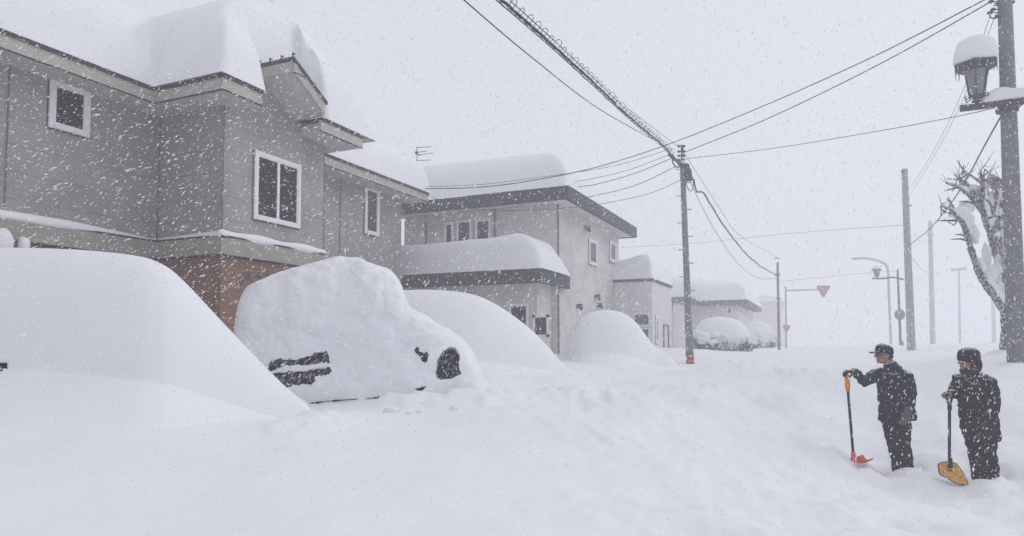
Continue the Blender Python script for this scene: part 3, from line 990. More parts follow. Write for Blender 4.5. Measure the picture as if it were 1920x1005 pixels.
# ------------------------------------------------------------------ house 2
c2 = at(1043, 400, 22.0)
X2, Y2 = c2.x, c2.y
Y2E = at_x(1160, 500, X2).y
X2W = -13.6
E2 = at_x(1058, 345, X2 + 0.6).z
h2 = empty('pale_house', (X2, Y2, 0), 'pale two storey house with thick navy roof bands behind the centre utility pole', 'house')
w = MB().box((X2W, Y2, -0.3), (X2, Y2E, E2 - 0.38))
w.build('wall', WALL2, h2)
fa = MB()
O2 = 0.62
fa.box((X2W - 0.3, Y2 - O2, E2 - 0.40), (X2 + O2, Y2 - O2 + 0.12, E2)); fa.box((X2 + O2 - 0.12, Y2 - O2 + 0.12, E2 - 0.40), (X2 + O2, Y2E + O2, E2))
fa.box((X2W - 0.3, Y2E + O2 - 0.12, E2 - 0.40), (X2 + O2 - 0.12, Y2E + O2, E2))
fa.build('fascia', NAVY, h2)
MB().box((X2W - 0.3, Y2 - O2 + 0.121, E2 - 0.37), (X2 + O2 - 0.121, Y2E + O2 - 0.121, E2 - 0.33)).build('soffit', WALLB, h2)
MB().box((X2W - 0.3, Y2 - O2 + 0.05, E2 - 0.32), (X2 + O2 - 0.05, Y2E + O2 - 0.05, E2 + 0.012)).build('roof', NAVY, h2)


def snow2(x, y):
    d = min(X2 + O2 - x, y - (Y2 - O2), Y2E + O2 - y)
    if d <= 0: return 0.0
    return 0.08 * rnd(d, 0.15) + 1.55 * rnd(d - 0.12, 1.25) * (0.9 + 0.1 * noise.noise((x * 0.4, y * 0.4, 3)))


roof_snow(h2, X2W - 0.4, X2 + O2 + 0.02, Y2 - O2 - 0.02, Y2E + O2 + 0.02, snow2, 0.11, z0=E2 + 0.012)
# lower side roof, towards the viewer
cl = at(1014, 503, 20.3)
XL, YL, EL = cl.x, cl.y, cl.z
XLW = -13.4
lw = MB().box((XLW, YL + 0.55, -0.3), (XL - 0.35, Y2 - 0.004, EL - 0.28))
low = lw.build('side_wing', WALL2, h2)
fa = MB()
fa.box((XLW, YL, EL - 0.42), (XL, YL + 0.1, EL)); fa.box((XL - 0.1, YL + 0.1, EL - 0.42), (XL, Y2 + 0.75, EL))
fa.build('fascia', NAVY, low)
MB().box((XLW, YL + 0.101, EL - 0.36), (XL - 0.101, Y2 - 0.004, EL - 0.30)).build('soffit', WALLB, low)
MB().box((XLW, YL + 0.05, EL - 0.28), (XL - 0.05, Y2 - 0.004, EL + 0.01)).build('roof', NAVY, low)


def snow3(x, y):
    d = min(XL + 0.03 - x, y - YL + 0.02)
    if d <= 0: return 0.0
    return (1.02 + 0.05 * noise.noise((x, y, 7)) + 0.12 * min(1, max(0, (x + 11) / 3))) * rnd(XL + 0.03 - x, 1.0) * rnd(y - YL + 0.02, 0.35) * (rnd(Y2 + 0.75 - y, 1.2) if x > X2 - 0.05 else 1)


roof_snow(low, XLW, XL + 0.04, YL - 0.03, Y2 + 0.7, snow3, 0.09, z0=EL + 0.005)


def w2(px0, px1, py0, py1, Y, **k):
    a, c = at_y(px0, py0, Y), at_y(px1, py1, Y)
    return window_y(h2, Y, a.x, c.x, c.z, a.z, **k)


w2(834, 851, 418, 475, Y2); w2(857, 885, 414, 475, Y2); w2(892, 921, 412, 475, Y2)
w2(955, 992, 570, 640, YL + 0.55, pane_mat=GLASS)


def w2x(px0, px1, py0, py1, X, par=h2, **k):
    a, c = at_x(px0, py0, X), at_x(px1, py1, X)
    return window_x(par, X, a.y, c.y, at_x(px0, py1, X).z, a.z, **k)


w2x(1103, 1118, 446, 495, X2, fw=0.10, pane_mat=CURTAIN); w2x(1142, 1154, 450, 490, X2, fw=0.11, pane_mat=CURTAIN)
# narrow ground-floor light and wall fittings near the corner
a, c = at_y(1031, 590, YL + 0.55), at_y(1044, 632, YL + 0.55)
window_y(h2, YL + 0.55, a.x - 0.1, min(c.x, XL - 0.4), c.z, a.z, pane_mat=GLASS)
for (px, py) in ((1098, 428), (1117, 556), (1083, 574), (1121, 572)):
    q = at_x(px, py, X2)
    v = MB().box((X2 + 0.002, q.y - 0.12, q.z - 0.07), (X2 + 0.14, q.y + 0.12, q.z + 0.07)); v.tube([(X2 + 0.07, q.y, q.z), (X2 + 0.16, q.y, q.z - 0.13)], 0.05, 8)
    v.build('vent', STEEL, h2)
d = MB()
for px in (800, 929):
    q = at_y(px, 420, Y2)
    MB().tube([(q.x, Y2 - 0.05, EL + 0.2), (q.x, Y2 - 0.05, E2 - 0.4)], 0.03, 8).build('downpipe', GREYST, h2)
q = at_x(1046, 450, X2)
d.tube([(X2 + 0.045, Y2 + 0.06, 1.2), (X2 + 0.045, Y2 + 0.06, E2 - 0.4)], 0.03, 8)
d.build('downpipe', GREYST, h2)
# annex with flat roof
q0 = at(1222, 522, 27.2)
XA, YA, EA = q0.x, q0.y, q0.z
XA0 = at_y(1126, 560, YA).x
YAE = at_x(1259, 560, XA).y
an = MB().box((XA0, YA, -0.3), (XA, YAE, EA - 0.1)).build('annex', WALLB, h2)
ed = MB()
ed.box((XA0 - 0.05, YA - 0.07, EA - 0.098), (XA + 0.06, YA + 0.05, EA)); ed.box((XA - 0.05, YA + 0.051, EA - 0.098), (XA + 0.06, YAE, EA)); ed.box((XA0, YA + 0.051, EA - 0.098), (XA - 0.051, YAE, EA - 0.01))
ed.build('roof_edge', NAVY, an)


def snow4(x, y):
    d = min(XA + 0.03 - x, y - YA + 0.05, YAE - y)
    if d <= 0: return 0.0
    return (0.82 + 0.10 * noise.noise((x * 1.4, y, 2))) * rnd(d, 0.35) + 0.15 * max(0, min(1, (x - XA0 - 0.8)))


roof_snow(an, XA0 - 0.02, XA + 0.04, YA - 0.06, YAE + 0.02, snow4, 0.07, z0=EA)
for (p0, p1, t0, t1) in ((1188, 1219, 588, 611), (1200, 1219, 615, 640)):
    a, c = at_y(p0, t0, YA), at_y(p1, t1, YA)
    window_y(an, YA, a.x, c.x, c.z, a.z, fw=0.05, pane_mat=CURTAIN)
for (p0, p1, t0, t1) in ((1228, 1234, 590, 645),):
    a, c = at_x(p0, t0, XA), at_x(p1, t1, XA)
    window_x(an, XA, a.y, c.y, c.z, a.z, fw=0.12, pane_mat=CURTAIN)
a, c = at_x(1243, 608, XA), at_x(1253, 650, XA)
dr = MB().box((XA + 0.002, a.y, 1.2), (XA + 0.05, a.y + 0.07, a.z)); dr.box((XA + 0.002, c.y - 0.07, 1.2), (XA + 0.05, c.y, a.z)); dr.box((XA + 0.002, a.y + 0.07, a.z - 0.07), (XA + 0.05, c.y - 0.07, a.z))
dr.build('door_frame', GREYST, an)

# ------------------------------------------------------------------ house 3 and the dim one beyond
q3 = at(1384, 563, 45.0)
X3, Y3, E3 = q3.x, q3.y, q3.z
h3 = empty('low_house', (X3, Y3, 0), 'low hazy single storey house with a dark roof edge behind the snow capped hedge', 'house')
x30 = at_y(1225, 560, Y3).x
y3e = at_x(1411, 575, X3).y
MB().box((x30, Y3, 0), (X3, y3e, E3 - 0.3)).build('wall', WALL3, h3)
fa = MB().box((x30, Y3 - 0.6, E3 - 0.32), (X3 + 0.6, y3e + 0.5, E3)).build('roof', NAVY, h3)
wg = MB().box((at_y(1262, 560, Y3 - 3).x, Y3 - 3.0, 0), (at_y(1284, 560, Y3 - 3).x, Y3 - 0.7, E3 - 0.25)).build('wing', WALL3, h3)
MB().box((at_y(1262, 560, Y3 - 3).x - 0.1, Y3 - 3.3, E3 - 0.249), (at_y(1284, 560, Y3 - 3).x + 0.3, Y3 - 0.62, E3 + 0.1)).build('roof', NAVY, wg)


def snow5(x, y):
    d = min(X3 + 0.6 - x, y - (Y3 - 0.6), y3e + 0.5 - y)
    return 0.0 if d <= 0 else 0.5 * rnd(d, 0.5) + 1.0 * rnd(d, 2.5) + 0.5 * min(1, max(0, (X3 - 1.5 - x) / 3))


roof_snow(h3, x30 - 0.3, X3 + 0.62, Y3 - 0.62, y3e + 0.52, snow5, 0.2, z0=E3)
a, c = at_y(1362, 575, Y3), at_y(1374, 590, Y3)
window_y(h3, Y3, a.x, c.x, c.z, a.z, fw=0.1)
q4 = at(1462, 560, 80.0)
h4 = empty('distant_house', (q4.x, q4.y, 0), 'faint grey house almost lost in the snowfall beyond the low house', 'house')
x40 = at_y(1405, 560, q4.y).x
MB().box((x40, q4.y, 0), (q4.x, q4.y + 8, q4.z - 0.3)).build('wall', WALL3, h4)
MB().prism([(x40 - 0.4, q4.y - 0.4, q4.z - 0.3), (q4.x + 0.4, q4.y - 0.4, q4.z - 0.3), (q4.x + 0.4, q4.y - 0.4, q4.z), ((x40 + q4.x) / 2, q4.y - 0.4, q4.z + 0.5), (x40 - 0.4, q4.y - 0.4, q4.z)], (0, 9, 0)).build('roof', SNOW, h4)


# ------------------------------------------------------------------ snow-capped hedges
def hedge(label, px0, px1, pytop, pymid, pybase, D, n):
    a, b = at(px0, pybase, D), at(px1, pybase, D)
    c = (a + b) / 2
    half = (b - a).length / 2
    ztop, zmid = at(px0, pytop, D).z, at(px0, pymid, D).z
    g = ground_z(c.x, c.y)
    root = empty('snow_capped_hedge', (c.x, c.y, g - 0.05), label, 'hedge', 'snow capped hedges by the low house')
    tw = MB()
    core = []
    for k in range(n):
        u = rng.uniform(-1, 1); v = rng.uniform(-1, 1)
        p0 = c + RT * (u * half * 0.9) + FW * (v * half * 0.6)
        p0.z = g - 0.1 + rng.random() * (zmid - g) * 0.6
        dr = (RT * rng.normal() + FW * rng.normal() + UP * (1.1 + rng.random())).normalized()
        L = rng.uniform(0.25, 0.6)
        p1 = p0 + dr * L
        p1.z = min(p1.z, zmid + 0.25)
        tw.tube([p0, p0.lerp(p1, 0.5) + Vector(rng.normal(0, 0.04, 3)), p1], [0.022, 0.016, 0.006], 4)
        for _ in range(3):
            q = p0.lerp(p1, rng.uniform(0.3, 1))
            e = q + Vector(rng.normal(0, 0.14, 3))
            tw.tube([q, e], [0.012, 0.005], 3)
    tw.build('twigs', HEDGE, root)
    sn = MB()
    sn.ball(Vector((c.x, c.y, zmid + 0.05)), (half, half * 0.75, ztop - zmid - 0.05), (RT, FW, UP), 36, 18, wob=0.12)
    for k in range(60):
        u = rng.uniform(-1, 1)
        s = rng.uniform(0.06, 0.2)
        sn.ball(c + RT * (u * half * 0.95) - FW * (half * rng.uniform(0.3, 0.7)) + UP * (zmid - c.z - rng.uniform(-0.1, 0.35)), (s * 1.4, s, s * 0.7), n=9, m=6, wob=0.4)
    sn.build('snow_cap', SNOW, root, smooth=True)


hedge('bare twig hedge under a tall dome of snow right of the centre utility pole', 1303, 1405, 594, 630, 660, 30.0, 420)
hedge('smaller paler hedge under snow just right of and behind the bigger snow capped hedge', 1398, 1450, 603, 632, 655, 40.0, 220)


# ------------------------------------------------------------------ poles
def pole_steps(parent, base, top, r, n, z0=0.35):
    for k in range(n):
        t = z0 + (0.97 - z0) * k / (n - 1)
        p = base.lerp(top, t)
        d = RT if k % 2 else -RT
        MB().tube([p + d * r * 0.8, p + d * (r + 0.14)], 0.013, 6).build('step', STEEL, parent)


def insulator(p, parent, h=0.16, m=None):
    mb = MB()
    p = Vector(p)
    mb.tube([p, p + UP * h * 0.2, p + UP * h * 0.25, p + UP * h * 0.5, p + UP * h * 0.55, p + UP * h * 0.8, p + UP * h], [0.02, 0.02, 0.05, 0.03, 0.05, 0.03, 0.02], 10)
    return mb.build('insulator', m or STEEL, parent)


# centre pole
pb = at(1294, 684, 22.0); ptp = at(1279.5, 306, 21.9)
pc = empty('utility_pole', (pb.x, pb.y, pb.z - 0.2), 'grey concrete utility pole with orange base wrap in front of the pale house', 'utility pole', 'utility poles')
mb = MB().tube([pb - UP * 0.3, pb, pb.lerp(ptp, 0.5), ptp], [0.125, 0.12, 0.098, 0.082], 16)
mb.build('pole', CONC, pc, smooth=True)
pole_steps(pc, pb, ptp, 0.1, 11, 0.30)
e0, e1 = pb + UP * 0.04, pb.lerp(ptp, 0.052)
MB().tube([e0, e1], [0.128, 0.126], 16, caps=False).build('marker_wrap', ORANGE, pc)
mb = MB()
for t in (0.004, 0.027, 0.05):
    q = pb.lerp(ptp, t)
    mb.tube([q, q + UP * 0.05], 0.132, 16, caps=False)
mb.build('marker_band', TYRE, pc)
pt2 = at(1279, 272, 21.9)
mb = MB().tube([ptp - UP * 0.4, pt2], [0.05, 0.045], 10)
for py in (274, 284, 292, 300):
    q = at(1279, py, 21.9)
    mb.tube([q - RT * 0.11, q + RT * 0.09], 0.022, 8); mb.ball(q - RT * 0.11, 0.045, n=8, m=6); mb.ball(q + RT * 0.07, 0.04, n=8, m=6)
mb.build('top_bracket', STEEL, pc)
mb = MB()
for (px, py, s) in ((1288, 318, 0.13), (1292, 327, 0.12), (1286, 328, 0.10)):
    mb.tube([at(px, py - 8, 21.8), at(px + 3, py + 9, 21.8)], s * 0.6, 10, round_caps=True)
for (px, py) in ((1262, 296), (1255, 290), (1268, 300), (1272, 306)):
    mb.tube([at(px, py, 21.7), at(px + 9, py + 7, 21.9)], 0.05, 8, round_caps=True)
mb.build('splice_box', STEEL, pc)
mb = MB()
mb.tube(smooth_pts([at(1261, 296, 21.5), at(1262, 306, 21.5), at(1268, 313, 21.6), at(1276, 312, 21.8), at(1280, 308, 21.8)], 6), 0.022, 8)
mb.tube(smooth_pts([at(1285, 316, 21.7), at(1287, 345, 21.7), at(1294, 358, 21.7), at(1299, 354, 21.8), at(1300, 340, 21.9)], 6), 0.013, 6)
mb.build('cable_loop', CABLE, pc)
MB().ball(ptp + UP * 0.02 + RT * 0.02, (0.1, 0.1, 0.07)).build('snow', SNOW, pc, smooth=True)

# right pole
DR = 13.5
rb = at(1907, 672, DR); rtp = at(1882, -60, DR)
pr_ = empty('utility_pole', (rb.x, rb.y, rb.z - 0.2), 'stout grey utility pole at the right edge carrying a cross beam and an old lantern', 'utility pole', 'utility poles')
MB().tube([rb - UP * 0.4, rb, rb.lerp(rtp, 0.5), rtp], [0.172, 0.168, 0.145, 0.12], 20).build('pole', CONC, pr_, smooth=True)
yr = rb.lerp(rtp, 0.65).y
yarm = yr - 0.20
a0, a1 = at_y(1800, 203, yarm), at_y(1990, 186, yarm)
az = (a0.z + at_y(1905, 192, yarm).z) / 2
arm = MB().box((a0.x, yarm - 0.045, az - 0.055), (a1.x, yarm + 0.045, az + 0.055)).build('cross_beam', STEEL, pr_)
mb = MB()
xp = at_y(1893, 195, yarm).x
mb.tube([(xp, yr, az - 0.12), (xp, yr, az - 0.04)], 0.19, 16, caps=False)
mb.tube([(xp, yr, az + 0.07), (xp, yr, az + 0.13)], 0.18, 16, caps=False)
mb.tube(smooth_pts([(xp - 0.2, yarm, az - 0.07), (xp - 0.23, yarm - 0.03, az - 0.16), (xp - 0.12, yarm - 0.05, az - 0.2), (xp + 0.1, yarm, az - 0.14)], 5), 0.015, 6)
mb.build('clamp', STEEL, pr_)
mb = MB()
for (px, py) in ((1858, 3), (1862, 18), (1870, 30), (1868, 8), (1898, 4), (1856, 24)):
    q = at(px, py, DR - 0.05); t = at(1884, py + 4, DR)
    mb.tube([q, q.lerp(t, 0.6) + UP * 0.03, t], 0.012, 6); mb.ball(q, (0.05, 0.05, 0.035), n=9, m=7)
mb.tube(smooth_pts([at(1855, 25, DR), at(1858, 33, DR), at(1868, 34, DR), at(1878, 24, DR)], 5), 0.012, 6)
mb.build('insulator_rack', STEEL, pr_)
sn = MB()
for (px, hw, hh) in ((1878, 0.34, 0.27), (1898, 0.34, 0.24), (1925, 0.34, 0.16), (1808, 0.10, 0.04)):
    q = at_y(px, 192, yarm)
    if px == 1808: sn2 = MB().dome((q.x, yarm, az + 0.056), (hw, 0.075, hh), wob=0.15).build('snow', SNOW, arm, smooth=True)
    else: sn.dome((q.x, yarm - 0.0, az + 0.056), (hw, 0.075, hh), wob=0.15)
sn.build('snow', SNOW, arm, smooth=True)

# lantern on the beam
lc = at_y(1832, 190, yarm); lc.z = az + 0.056
ln = empty('street_lantern', lc, 'black old style lantern with a tall cap of snow standing on the right pole\'s beam', 'street lamp')
hh = at_y(1832, 125, yarm).z - lc.z                                # height to the rim
def sq(r, z, n=6):
    return [lc + Vector((r * math.cos(2 * math.pi * (k + 0.3) / n), r * math.sin(2 * math.pi * (k + 0.3) / n), z)) for k in range(n)]
mb = MB().loft([sq(0.045, 0), sq(0.045, 0.03), sq(0.11, 0.05), sq(0.06, 0.08), sq(0.13, 0.13), sq(0.14, 0.17)])
mb.build('foot', STEEL, ln)
MB().loft([sq(0.13, 0.171), sq(0.205, hh - 0.09)]).build('glass', LAMPG, ln)
mb = MB()
for k in range(6):
    a = 2 * math.pi * (k + 0.3) / 6
    dv = Vector((math.cos(a), math.sin(a), 0))
    mb.tube([lc + dv * 0.14 + UP * 0.15, lc + dv * 0.215 + UP * (hh - 0.06)], 0.016, 6)
    mb.tube(smooth_pts([lc + dv * 0.12 + UP * 0.13, lc + dv * 0.20 + UP * 0.10, lc + dv * 0.22 + UP * 0.14, lc + dv * 0.19 + UP * 0.17], 4), 0.012, 5)
    mb.ball(lc + dv * 0.33 + UP * (hh + 0.01), 0.03, n=8, m=6)
mb.build('cage', STEEL, ln)
MB().loft([sq(0.20, hh - 0.09), sq(0.25, hh - 0.08), sq(0.40, hh + 0.01), sq(0.41, hh + 0.045), sq(0.12, hh + 0.25)]).build('hood', STEEL, ln)
mb = MB()
cap_top = at_y(1830, 68, yarm).z - lc.z
rings = []
for i in range(15):
    u = i / 14
    z = hh + 0.06 + (cap_top - hh - 0.06) * u
    r = (0.35 + 0.07 * math.sin(min(1, u * 3) * 1.57) - 0.12 * u) * rnd(1.0 - u, 0.35) if u < 1 else 0.02
    rings.append([lc + Vector((r * math.cos(2 * math.pi * k / 28) * (1 + 0.03 * noise.noise((k, i * 0.3, 0))), r * math.sin(2 * math.pi * k / 28), z)) for k in range(28)])
mb.loft(rings)
mb.build('snow_cap', SNOW, ln, smooth=True)
mb = MB()
for k in range(16):
    a = 2 * math.pi * k / 16
    L = rng.uniform(0.06, 0.22)
    q = lc + Vector((math.cos(a) * 0.35, math.sin(a) * 0.35, hh))
    MB().tube([q, q - UP * L], [0.014, 0.003], 5).build('icicle', LAMPG, ln)


def simple_pole(label, px_t, py_t, px_b, py_b, D, r0, r1, m=CONC, name='utility_pole', cat='utility pole', group='utility poles', fit=None):
    b = at(px_b, py_b, D); t = at(px_t, py_t, D)
    g = empty(name, (b.x, b.y, b.z - 0.1), label, cat, group)
    MB().tube([b - UP * 0.5, b, t], [r0, r0, r1], 12).build('pole', m, g, smooth=True)
    if fit:
        for (px, py, dx, r) in fit:
            mb = MB()
            q = at(px, py, D)
            mb.tube([q - RT * dx / F * D, q + RT * dx / F * D], r, 8)
            mb.ball(q - RT * dx / F * D, r * 1.6, n=8, m=6)
            mb.build('fitting', STEEL, g)
    return g


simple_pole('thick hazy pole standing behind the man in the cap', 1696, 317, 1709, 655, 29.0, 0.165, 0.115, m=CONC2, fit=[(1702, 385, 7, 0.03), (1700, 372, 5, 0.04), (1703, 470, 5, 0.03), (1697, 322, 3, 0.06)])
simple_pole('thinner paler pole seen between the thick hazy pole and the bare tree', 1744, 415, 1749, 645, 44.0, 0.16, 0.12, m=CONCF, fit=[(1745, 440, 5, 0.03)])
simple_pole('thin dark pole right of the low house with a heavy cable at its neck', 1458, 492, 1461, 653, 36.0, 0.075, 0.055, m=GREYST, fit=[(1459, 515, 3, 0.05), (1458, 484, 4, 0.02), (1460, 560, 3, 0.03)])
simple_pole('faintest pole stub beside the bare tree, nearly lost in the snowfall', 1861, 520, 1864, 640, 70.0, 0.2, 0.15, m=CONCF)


# stop sign on a gallows post
DS = 40.0
sb, stp = at(1474, 650, DS), at(1473, 537, DS)
sg = empty('gallows_sign_post', (sb.x, sb.y, sb.z - 0.1), 'grey post with a long arm holding a haze-paled red inverted triangle sign', 'road sign')
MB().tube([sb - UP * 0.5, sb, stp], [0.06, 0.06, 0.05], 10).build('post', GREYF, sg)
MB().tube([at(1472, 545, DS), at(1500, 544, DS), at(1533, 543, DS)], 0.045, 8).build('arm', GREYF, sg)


def tri(cx, cy, w, D, name, parent):
    a, b_, c_ = at(cx - w / 2, cy - w * 0.42, D), at(cx + w / 2, cy - w * 0.42, D), at(cx, cy + w * 0.46, D)
    mb = MB()
    P = []
    for p, q, r in ((a, b_, c_), (b_, c_, a), (c_, a, b_)):
        P += [p.lerp(r, 0.1), p.lerp(q, 0.1)]
    mb.prism(P, FW * 0.04)
    o = mb.build(name, SIGNR, parent)
    return o


tri(1544, 547, 28, DS - 0.15, 'triangle_panel', sg)
tri(1475, 617, 17, DS - 0.15, 'small_panel', sg)
# curved street lamp
DC = 48.0
cb_ = at(1671, 655, DC)
cg = empty('street_lamp', (cb_.x, cb_.y, cb_.z - 0.1), 'slender hazy street lamp with a long arm curving to the left', 'street lamp')
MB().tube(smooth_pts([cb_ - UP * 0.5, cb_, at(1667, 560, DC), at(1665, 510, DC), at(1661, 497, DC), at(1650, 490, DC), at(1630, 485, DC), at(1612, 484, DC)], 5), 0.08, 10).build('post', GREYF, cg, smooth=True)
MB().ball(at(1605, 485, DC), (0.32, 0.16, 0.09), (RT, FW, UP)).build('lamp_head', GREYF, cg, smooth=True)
# lantern post with round sign
DL = 39.0
lb = at(1689, 655, DL)
lg = empty('lantern_post', (lb.x, lb.y, lb.z - 0.1), 'thin dark post with a cross arm, small lantern and round sign', 'street lamp')
MB().tube([lb - UP * 0.5, lb, at(1683, 505, DL)], [0.075, 0.07, 0.05], 10).build('post', STEEL, lg)
MB().tube(smooth_pts([at(1636, 522, DL), at(1655, 522, DL), at(1675, 520, DL), at(1694, 524, DL)], 4), 0.05, 8).build('cross_arm', STEEL, lg)
lq = at(1644, 520, DL)
MB().loft([[lq + RT * (r * math.cos(2 * math.pi * k / 8)) + FW * (r * math.sin(2 * math.pi * k / 8)) + UP * z for k in range(8)] for r, z in ((0.05, 0), (0.12, 0.06), (0.18, 0.36), (0.28, 0.40), (0.24, 0.46), (0.05, 0.5))]).build('lantern', GREYST, lg)
MB().ball(lq + UP * 0.48, (0.22, 0.22, 0.2)).build('snow_cap', SNOW, lg, smooth=True)
rs_ = at(1687, 590, DL - 0.1)
MB().tube([rs_ - FW * 0.015, rs_ + FW * 0.015], 0.30, 24).build('round_sign', GREYST, lg)
# short marker stake
sk = at(1693, 652, 36.0)
tag(MB().tube([sk - UP * 0.4, sk + UP * 0.25, sk + UP * 0.32], [0.035, 0.03, 0.045], 8).build('marker_stake', STEEL), 'short dark stake poking from the snow beside the thick hazy pole', 'stake')
# far lamp
DF = 66.0
fb = at(1800, 642, DF)
fg = empty('far_street_lamp', (fb.x, fb.y, fb.z - 0.1), 'very faint street lamp with a flat straight head left of the bare tree', 'street lamp')
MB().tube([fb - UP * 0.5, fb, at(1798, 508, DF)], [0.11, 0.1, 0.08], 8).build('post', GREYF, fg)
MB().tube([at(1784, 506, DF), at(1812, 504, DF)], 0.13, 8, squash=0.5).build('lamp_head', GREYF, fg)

# TV antenna
DA = 24.0
ta = at(782, 302, DA)
tn = empty('tv_antenna', at(781, 330, DA), 'small dark rooftop aerial above the gap between the two houses', 'antenna')
MB().tube([at(782, 330, DA), at(782, 275, DA)], 0.016, 6).build('mast', GREYST, tn)
mb = MB()
for (a, b_) in (((780, 277), (809, 275)), ((784, 290), (813, 287)), ((783, 301), (808, 300)), ((779, 286), (800, 283)), ((779, 289), (789, 292))):
    mb.tube([at(*a, DA), at(*b_, DA)], 0.012, 5)
mb.ball(at(781, 286, DA), 0.06, n=8, m=6)
mb.build('elements', STEEL, tn)


# ------------------------------------------------------------------ cables
def cable(label, pts, r, wob=0.0, name='overhead_cable', k=10, m=None):
    P = smooth_pts([at(*p) for p in pts], k)
    if wob:
        P = [q + Vector((noise.noise(q * 3) * wob, noise.noise(q * 3 + Vector((5, 0, 0))) * wob, noise.noise(q * 3 + Vector((0, 7, 0))) * wob)) for q in P]
    mb = MB().tube(P, r, 6)
    return tag(mb.build(name, m or CABLE, smooth=True), label, 'cable', 'overhead cables')


# thick bundle running to the upper left
bund = [(810, -110, 7.8), (940, 0, 9.3), (1040, 88, 11.4), (1120, 162, 13.9), (1190, 228, 17.2), (1240, 270, 20.2), (1263, 293, 21.7)]
BP = smooth_pts([at(*p) for p in bund], 14)
cb0 = tag(MB().tube([q + Vector((noise.noise(q * 4), noise.noise(q * 4 + Vector((9, 0, 0))), noise.noise(q * 4 + Vector((0, 9, 0))))) * 0.018 for q in BP], 0.024, 8).build('cable_bundle', CABLE, smooth=True),
          'thick dark cable bundle wound with spiral wire, running from centre pole to upper left', 'cable', 'overhead cables')
MB().tube([q + UP * 0.10 for q in BP], 0.008, 6).build('messenger_wire', CABLE, cb0)
MB().tube([q - UP * 0.035 - RT * 0.03 for q in BP], 0.009, 6).build('strand', CABLE, cb0)
sp = MB()
ph, pts = 0.0, []
for i in range(len(BP) - 1):
    for s in range(8):
        q = BP[i].lerp(BP[i + 1], s / 8)
        tdir = (BP[i + 1] - BP[i]).normalized()
        sd = tdir.cross(UP).normalized(); up2 = sd.cross(tdir)
        ph += (BP[i + 1] - BP[i]).length / 8 * (2 * math.pi / 0.34)
        am = 0.085 + 0.045 * noise.noise((ph * 0.15, 0, 0))
        pts.append(q + up2 * (0.06 + am * math.sin(ph)) + sd * (am * math.cos(ph)))
sp.tube(pts, 0.006, 4)
sp.build('spiral_wire', CABLE, cb0)
cable('single thin cable parallel to and below the spiral wound bundle at upper left', [(760, -100, 7.6), (870, 0, 9.0), (1000, 110, 11.5), (1120, 202, 15.5), (1225, 262, 20.0)], 0.010)
cable('fine wire just above the spiral bundle ending at the top of the centre pole', [(1180, 205, 17.0), (1225, 240, 19.5), (1276, 278, 21.8)], 0.007)
cable('upper of two dark cables from the right pole top, running on to the grey house', [(1880, -18, 13.5), (1830, 8, 13.9), (1640, 105, 16.3), (1440, 195, 19.3), (1260, 268, 21.85), (1120, 313, 20.8), (1000, 338, 20.0), (900, 351, 20.2), (797, 354, 21.4)], 0.014)
cable('lower of two dark cables from the right pole top, ending at the centre pole', [(1880, -12, 13.5), (1825, 22, 13.9), (1640, 125, 16.3), (1440, 222, 19.3), (1285, 285, 21.9)], 0.013)
cable('thin nearly level wire from the right pole beam to the centre pole', [(1890, 196, 13.4), (1800, 217, 14.2), (1640, 247, 16.3), (1450, 278, 19.3), (1284, 298, 21.9)], 0.008)
cable('thin service wire dipping from the centre pole to the eave of the first house', [(1262, 278, 21.9), (1150, 311, 21.0), (1000, 334, 19.9), (900, 346, 20.1), (800, 350, 21.4)], 0.007)
cable('topmost service wire from the centre pole to the navy roof corner', [(1255, 290, 21.8), (1180, 318, 21.9), (1110, 335, 22.1), (1060, 343, 22.4)], 0.008)
cable('second service wire sagging from the centre pole to the pale house roof', [(1262, 296, 21.8), (1190, 325, 21.9), (1120, 345, 22.1), (1085, 350, 22.4)], 0.011)
cable('third service wire from the centre pole running down behind the navy roof edge', [(1268, 312, 21.8), (1190, 348, 22.2), (1110, 368, 22.8), (1060, 378, 23.0)], 0.011)
cable('slack service wire looping low from the centre pole across the pale house wall', [(1277, 337, 21.8), (1220, 362, 21.5), (1140, 380, 20.9), (1080, 388, 20.3), (1000, 394, 19.9), (920, 394, 19.9), (860, 387, 20.2), (800, 366, 21.2)], 0.008)
cable('heavy rough cable swooping down from the centre pole to the thin dark pole', [(1300, 335, 21.8), (1306, 358, 22.2), (1320, 363, 22.6), (1345, 405, 24.5), (1375, 447, 27.0), (1405, 482, 30.0), (1435, 505, 33.5), (1458, 516, 36.0)], 0.026, wob=0.03)
cable('fine wire running from the centre pole top down above the heavy rough cable', [(1283, 287, 21.9), (1310, 330, 23.0), (1350, 392, 25.5), (1385, 440, 28.0), (1440, 472, 34.0), (1458, 484, 36.0)], 0.007)
cable('slack thin wire hanging lowest from the centre pole towards the thin dark pole', [(1292, 335, 21.9), (1320, 395, 23.5), (1355, 455, 26.0), (1390, 500, 29.5), (1425, 522, 33.0), (1459, 521, 36.0)], 0.009)
cable('dark guy cable slanting from the right pole beam down to the thick hazy pole', [(1880, 212, 13.5), (1845, 275, 15.2), (1810, 340, 17.5), (1775, 392, 20.5), (1740, 432, 24.5), (1704, 460, 29.0)], 0.016)
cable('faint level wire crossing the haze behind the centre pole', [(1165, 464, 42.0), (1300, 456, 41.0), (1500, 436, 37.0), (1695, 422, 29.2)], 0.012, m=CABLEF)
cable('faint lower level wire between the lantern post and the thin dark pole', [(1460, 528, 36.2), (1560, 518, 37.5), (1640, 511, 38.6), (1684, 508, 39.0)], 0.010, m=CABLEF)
cable('slack faint wire linking the thick hazy pole and the thinner paler pole', [(1703, 468, 29.0), (1715, 490, 32.0), (1732, 508, 38.0), (1746, 510, 44.0)], 0.012, m=CABLEF)
